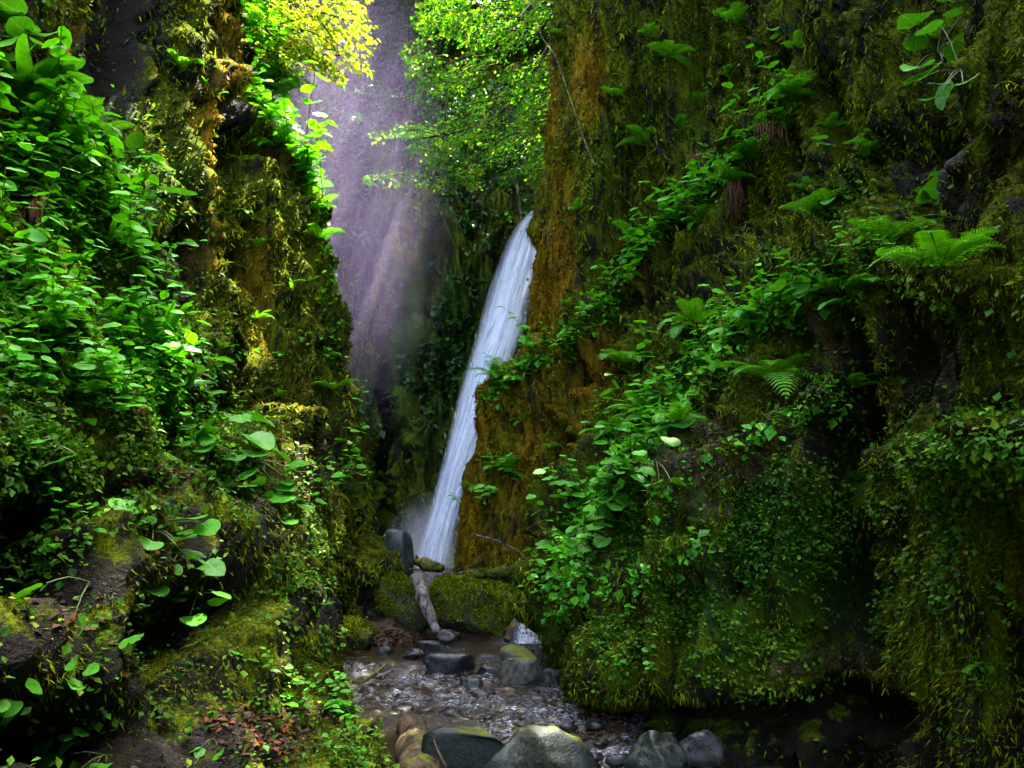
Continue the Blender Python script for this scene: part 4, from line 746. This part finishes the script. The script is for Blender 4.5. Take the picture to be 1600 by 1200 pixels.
# ------------------------------------------------------------------ trees
def spray(m, tw, P0, P1, wid, n, size, tilt=.25):
    """flat layered spray of leaves around a drooping twig"""
    P0 = np.array(P0, float); P1 = np.array(P1, float); D = P1 - P0; L = np.linalg.norm(D); C = bez([P0, (P0 + P1) / 2 + [0, 0, .10 * L], P1], 10); tw.tube(C, np.linspace(.018, .004, 10), 4, .3)
    d = unit(D); side = unit(np.cross(d, UP)); t = rng.random(n) ** .8; i = np.clip((t * 9).astype(int), 0, 8); f = (t * 9 - i)[:, None]; c = C[i] * (1 - f) + C[i + 1] * f
    off = rng.uniform(-1, 1, n) * wid * np.sin(np.clip(t * .85 + .12, 0, 1) * math.pi) ** .7
    Q = c + side * off[:, None] + np.stack([rng.normal(size=n) * .05, rng.normal(size=n) * .05, rng.normal(size=n) * .05 - np.abs(off) * tilt], -1)
    T = d * .6 + side * np.sign(off)[:, None] + rng.normal(size=(n, 3)) * .35 - UP * .15; Ls = size * rng.uniform(.6, 1.2, n)
    V, Fc = leaves(Q, T, unit(UP + rng.normal(size=(n, 3)) * .45), Ls, Ls * .6, .15); m.add(V, Fc, rep(np.clip(rng.normal(size=n) * .22 + .55, 0, 1)))
    for k in range(6):
        j = 2 + k; e = C[j] + side * wid * .7 * (1 if k % 2 else -1) - UP * wid * .15 + d * .1; tw.tube(np.stack([C[j], (C[j] + e) / 2 + UP * .02, e]), np.linspace(.007, .002, 3), 3, .3)
def tree(name, base, trunk_pts, trunk_r, limbs, sprays, label, mat=M_TREE, lsz=.09, cat='tree', group=None):
    r = empty(name, base, label, cat, group); tm = MB(); tm.tube(bez(trunk_pts, 16), np.linspace(trunk_r[0], trunk_r[1], 16), 10); local(tm.obj('trunk', M_BARK, r), r)
    for lp, lr in limbs:
        lm = MB(); lm.tube(bez(lp, 12), np.linspace(lr[0], lr[1], 12), 7); local(lm.obj('limb', M_BARK, r), r)
    m, tw = MB(), MB()
    for p0, p1, wd, n in sprays: spray(m, tw, p0, p1, wd, n, lsz)
    local(tag(m.obj('crown', mat, r, False), kind='stuff'), r); local(tw.obj('twigs', M_BARK, r), r); return r
sp = []
for k in range(30):
    Y = rng.uniform(11.4, 13.8); x = rng.uniform(400, 550); y = rng.choice([-40, -5, 25, 55, 95]) + rng.normal() * 6; e = (x + rng.uniform(10, 50), y + rng.uniform(-5, 35)); sp.append((at(x - 40, y - 10, Y), at(min(e[0], 580), e[1], Y - rng.uniform(0, .5)), 1 * .3, 75))
for x0, y0, x1, y1 in [(440, 20, 575, 75), (430, 40, 580, 40), (460, -10, 560, 10), (440, 60, 535, 120), (450, 70, 520, 110), (430, 75, 500, 100)]: sp.append((at(x0, y0, 12.3), at(x1, y1, 12.), .3, 200))
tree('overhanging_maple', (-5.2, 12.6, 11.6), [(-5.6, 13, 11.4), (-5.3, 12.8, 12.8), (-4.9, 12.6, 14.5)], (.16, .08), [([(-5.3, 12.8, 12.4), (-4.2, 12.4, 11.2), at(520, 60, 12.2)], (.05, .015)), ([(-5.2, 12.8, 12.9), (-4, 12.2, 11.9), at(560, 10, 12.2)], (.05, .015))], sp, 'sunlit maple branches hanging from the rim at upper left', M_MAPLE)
sp = []
for k in range(120):
    Y = rng.uniform(14.3, 17.2); u, v = rng.random(), rng.random(); y = -30 + 300 * v ** 1.2; xl = np.interp(y, [0, 60, 130, 200, 270], [690, 640, 660, 700, 740]); x = xl + (870 - xl) * u
    sp.append((at(x + 35, y - 14, Y), at(x - rng.uniform(5, 35), y + rng.uniform(0, 22), Y - .3), .3, 62))
for x0, y0, x1, y1, Y in [(720, 215, 585, 215, 15.8), (710, 225, 620, 205, 15.8), (740, 250, 640, 235, 15.6), (720, 215, 672, 255, 15.6), (700, 290, 570, 282, 16), (690, 265, 745, 290, 15.4), (760, 150, 655, 130, 15), (700, 110, 635, 95, 15), (750, 60, 650, 35, 15), (720, 20, 655, 10, 15)]: sp.append((at(x0, y0, Y), at(x1, y1, Y), .26, 170))
tree('spur_beech', (1.6, 15.2, 12.4), [(1.9, 15.2, 12.2), (1.4, 15.4, 13.4), (.8, 15.6, 15.2)], (.2, .09), [([(1.5, 15.3, 13.2), at(780, 60, 15.2), at(660, 110, 15)], (.07, .015)), ([(1.6, 15.3, 12.6), at(790, 170, 15.6), at(640, 220, 15.8)], (.06, .012)), ([at(700, 120, 15.6), at(690, 240, 15.8), at(668, 300, 16)], (.02, .006))], sp, 'bright beech boughs spilling over the top of the spur')
sp = []
for x0, y0, x1, y1, Y in [(500, 160, 600, 150, 18), (500, 230, 570, 210, 18), (620, 140, 510, 150, 18.5), (600, 190, 520, 205, 18.2), (480, 190, 560, 180, 17.6), (650, 150, 560, 175, 18.6), (560, 255, 500, 240, 18.4)]: sp.append((at(x0, y0, Y), at(x1, y1, Y), .4, 130))
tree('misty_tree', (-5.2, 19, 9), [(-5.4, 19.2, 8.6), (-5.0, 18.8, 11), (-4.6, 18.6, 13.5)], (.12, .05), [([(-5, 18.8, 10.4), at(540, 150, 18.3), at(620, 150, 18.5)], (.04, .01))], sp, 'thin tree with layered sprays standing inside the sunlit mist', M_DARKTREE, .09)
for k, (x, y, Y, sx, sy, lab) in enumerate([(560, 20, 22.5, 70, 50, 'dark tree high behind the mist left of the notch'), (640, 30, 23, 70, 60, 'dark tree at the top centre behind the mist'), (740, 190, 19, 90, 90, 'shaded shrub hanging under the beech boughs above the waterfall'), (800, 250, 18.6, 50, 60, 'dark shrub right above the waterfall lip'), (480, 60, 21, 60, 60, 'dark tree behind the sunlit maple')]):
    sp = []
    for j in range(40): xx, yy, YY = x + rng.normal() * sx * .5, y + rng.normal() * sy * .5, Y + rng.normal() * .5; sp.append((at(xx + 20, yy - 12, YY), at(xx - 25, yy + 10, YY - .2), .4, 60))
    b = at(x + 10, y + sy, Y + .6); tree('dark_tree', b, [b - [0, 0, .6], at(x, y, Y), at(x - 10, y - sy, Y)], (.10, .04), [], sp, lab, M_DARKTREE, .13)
log('leaning_sapling', [at(930, 262, 11.3), at(915, 225, 11.5), at(893, 160, 11.8), at(868, 90, 12.2), at(845, 55, 12.6), at(835, 20, 13)], [.026, .018, .015, .012, .009, .005], M_BARK, 'thin dark sapling curving up the spur to the beech boughs', 'sapling', 8, 15)
log('trailing_vine', [at(668, 265, 16), at(680, 320, 17), at(705, 370, 18.5), at(722, 440, 19)], [.012, .018, .02, .02], M_BARK, 'thin bare vine slanting across the back wall', 'vine', 6, 16)
log('trailing_root', [at(1135, 640, 7.2), at(1138, 662, 7.1), at(1160, 668, 7), at(1195, 660, 7)], [.004, .004, .004, .003], M_DRIFT, 'thin pale root looping below the large arching fern', 'root', 5, 17)
# ------------------------------------------------------------------ unseen leaf canopy added to block the sun, gaps cut for chosen patches
gaps = [((-3.1, 16.2, 8.8), 1.7, .52), ((-3.6, 16, 6), .6, .4), ((-3.3, 12, 9.3), 1.5, .1), ((-3.4, 11.2, 7.4), .9, .15), ((-3.5, 8.8, 6.3), .5, 0), ((-3.2, 10, 4.6), .4, 0), ((-2.6, 10.4, 2.9), .6, .1), ((-2.1, 10.8, 2.0), .35, .2), ((-1.1, 15.4, 11.4), 1.7, .3), ((-.3, 15.6, 9.6), 1.0, .45)]
gaps = [g for k, g in enumerate(gaps) if k not in (4, 5, 6, 7)]
for gx_, gy_, gr in [(300, 150, .5), (305, 230, .5), (302, 310, .45), (400, 440, .36), (408, 520, .32), (430, 640, .34), (470, 720, .38), (420, 200, .5), (455, 150, .6), (475, 240, .5), (500, 380, .3)]:
    h = hit(gx_, gy_)
    if h is not None: gaps.append((tuple(h[0] + h[1] * .1), gr, 0))
n = 25000; ZC = 19.5
Q = np.stack([rng.uniform(-1.8, 10.5, n), rng.uniform(6.0, 28, n), ZC + rng.normal(size=n) * .9], -1)
Q = np.concatenate([Q, np.stack([rng.uniform(-6, -1.8, 7000), rng.uniform(19, 29, 7000), ZC + rng.normal(size=7000)], -1)]); keep = np.ones(len(Q), bool)
for c, r, fill in gaps:
    v = Q - np.array(c); tt = v @ SV; dd = np.linalg.norm(v - tt[:, None] * SV, axis=1); q = 1.5 * fbm(Q, (1.9, 1.9, 0), 2, 77)
    keep &= ~((dd < r * (1 + .25 * q)) & (q + .18 * rng.normal(size=len(Q)) > fill * 1.6 - .8))
Q = Q[keep]; owner = np.argmin([np.hypot(Q[:, 0] - cx, Q[:, 1] - cyy) for cx, cyy in ((-2, 8), (4, 6), (10, 9), (0, 16), (7, 18), (1, 27), (9, 28))], 0)
for k, ((cx, cyy), nmn) in enumerate(zip(((-2, 8), (4, 6), (10, 9), (0, 16), (7, 18), (1, 27), (9, 28)), ['over the left cliff', 'over the right cliff near the camera', 'on the right rim', 'over the spur', 'on the right rim behind the spur', 'on the back rim', 'on the far right rim'])):
    bxp = {0: (-6.5, 8, 12.3), 1: (5.5, 4, 13.9), 2: (9, 8, 13.9), 3: (3.8, 15.5, 13.9), 4: (7, 17, 13.9), 5: (0, 29, 21), 6: (8, 27, 21)}[k]
    if k in (5, 6): bxp = (bxp[0], bxp[1], 18.5)
    r = empty('sun_blocker', bxp, 'unseen leafy sun blocker added ' + nmn + ' to shade the gorge', 'tree'); tm = MB(); b = np.array(bxp, float)
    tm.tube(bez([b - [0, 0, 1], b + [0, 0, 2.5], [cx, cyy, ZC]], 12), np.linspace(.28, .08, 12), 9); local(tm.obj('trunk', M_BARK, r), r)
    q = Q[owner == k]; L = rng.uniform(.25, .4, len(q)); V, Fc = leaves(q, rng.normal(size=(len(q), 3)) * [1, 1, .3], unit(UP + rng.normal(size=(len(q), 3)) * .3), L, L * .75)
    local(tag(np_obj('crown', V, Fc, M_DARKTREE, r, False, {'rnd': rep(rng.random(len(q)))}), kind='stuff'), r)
# ------------------------------------------------------------------ spray mist drifting in the back of the gorge
import bmesh
bm = bmesh.new(); bmesh.ops.create_icosphere(bm, subdivisions=3, radius=1)
FO = at(668, 860, 18.0)
for v in bm.verts: v.co = Vector((v.co.x * 1.1, v.co.y * 1.0, v.co.z * 1.5)) + Vector(FO)
me = bpy.data.meshes.new('foot_spray'); bm.to_mesh(me); bm.free(); fs = link(bpy.data.objects.new('foot_spray', me))
t = NT('foot_spray'); q = t.n('VectorMath', {0: t.n('VectorMath', {0: t.n('NewGeometry').outputs['Position'], 1: tuple(FO)}, operation='SUBTRACT').outputs[0], 1: (1 / 1.1, 1, 1 / 1.5)}, operation='MULTIPLY').outputs[0]
t.t.links.new(t.n('VolumePrincipled', {'Color': (.9, .92, 1, 1), 'Density': t.mr(t.n('VectorMath', {0: q}, operation='LENGTH').outputs['Value'], .1, 1., .45, 0.)}).outputs[0], t.out.inputs[1]); me.materials.append(t.m)
tag(fs, 'white spray rising at the foot of the tall waterfall', kind='stuff')
bm = bmesh.new(); bmesh.ops.create_icosphere(bm, subdivisions=4, radius=1)
for v in bm.verts: v.co = Vector((v.co.x * 2.8, v.co.y * 3.0, v.co.z * 7)) * (1 + .12 * math.sin(v.co.x * 5 + v.co.z * 3)) + Vector((-3.4, 16, 8.6))
me = bpy.data.meshes.new('spray_mist'); bm.to_mesh(me); bm.free(); mist = link(bpy.data.objects.new('spray_mist', me))
t = NT('mist'); pos = t.n('NewGeometry').outputs['Position']; q = t.n('VectorMath', {0: pos, 1: (-3.2, 16, 8.6)}, operation='SUBTRACT').outputs[0]
q = t.n('VectorMath', {0: q, 1: (1 / 2.3, 1 / 2.8, 1 / 5.8)}, operation='MULTIPLY').outputs[0]; rr = t.n('VectorMath', {0: q}, operation='LENGTH').outputs['Value']
den = t.math('MULTIPLY', t.mr(rr, .2, 1., .050, 0.), t.mr(t.noise(.9, 3, (1, 1, .5)), .3, .7, .4, 1.5))
vol = t.n('VolumePrincipled', {'Color': (.80, .62, 1, 1), 'Density': den, 'Anisotropy': 0.}); t.t.links.new(vol.outputs[0], t.out.inputs[1]); me.materials.append(t.m)
tag(mist, 'pale violet waterfall mist lit by the sun', kind='stuff')
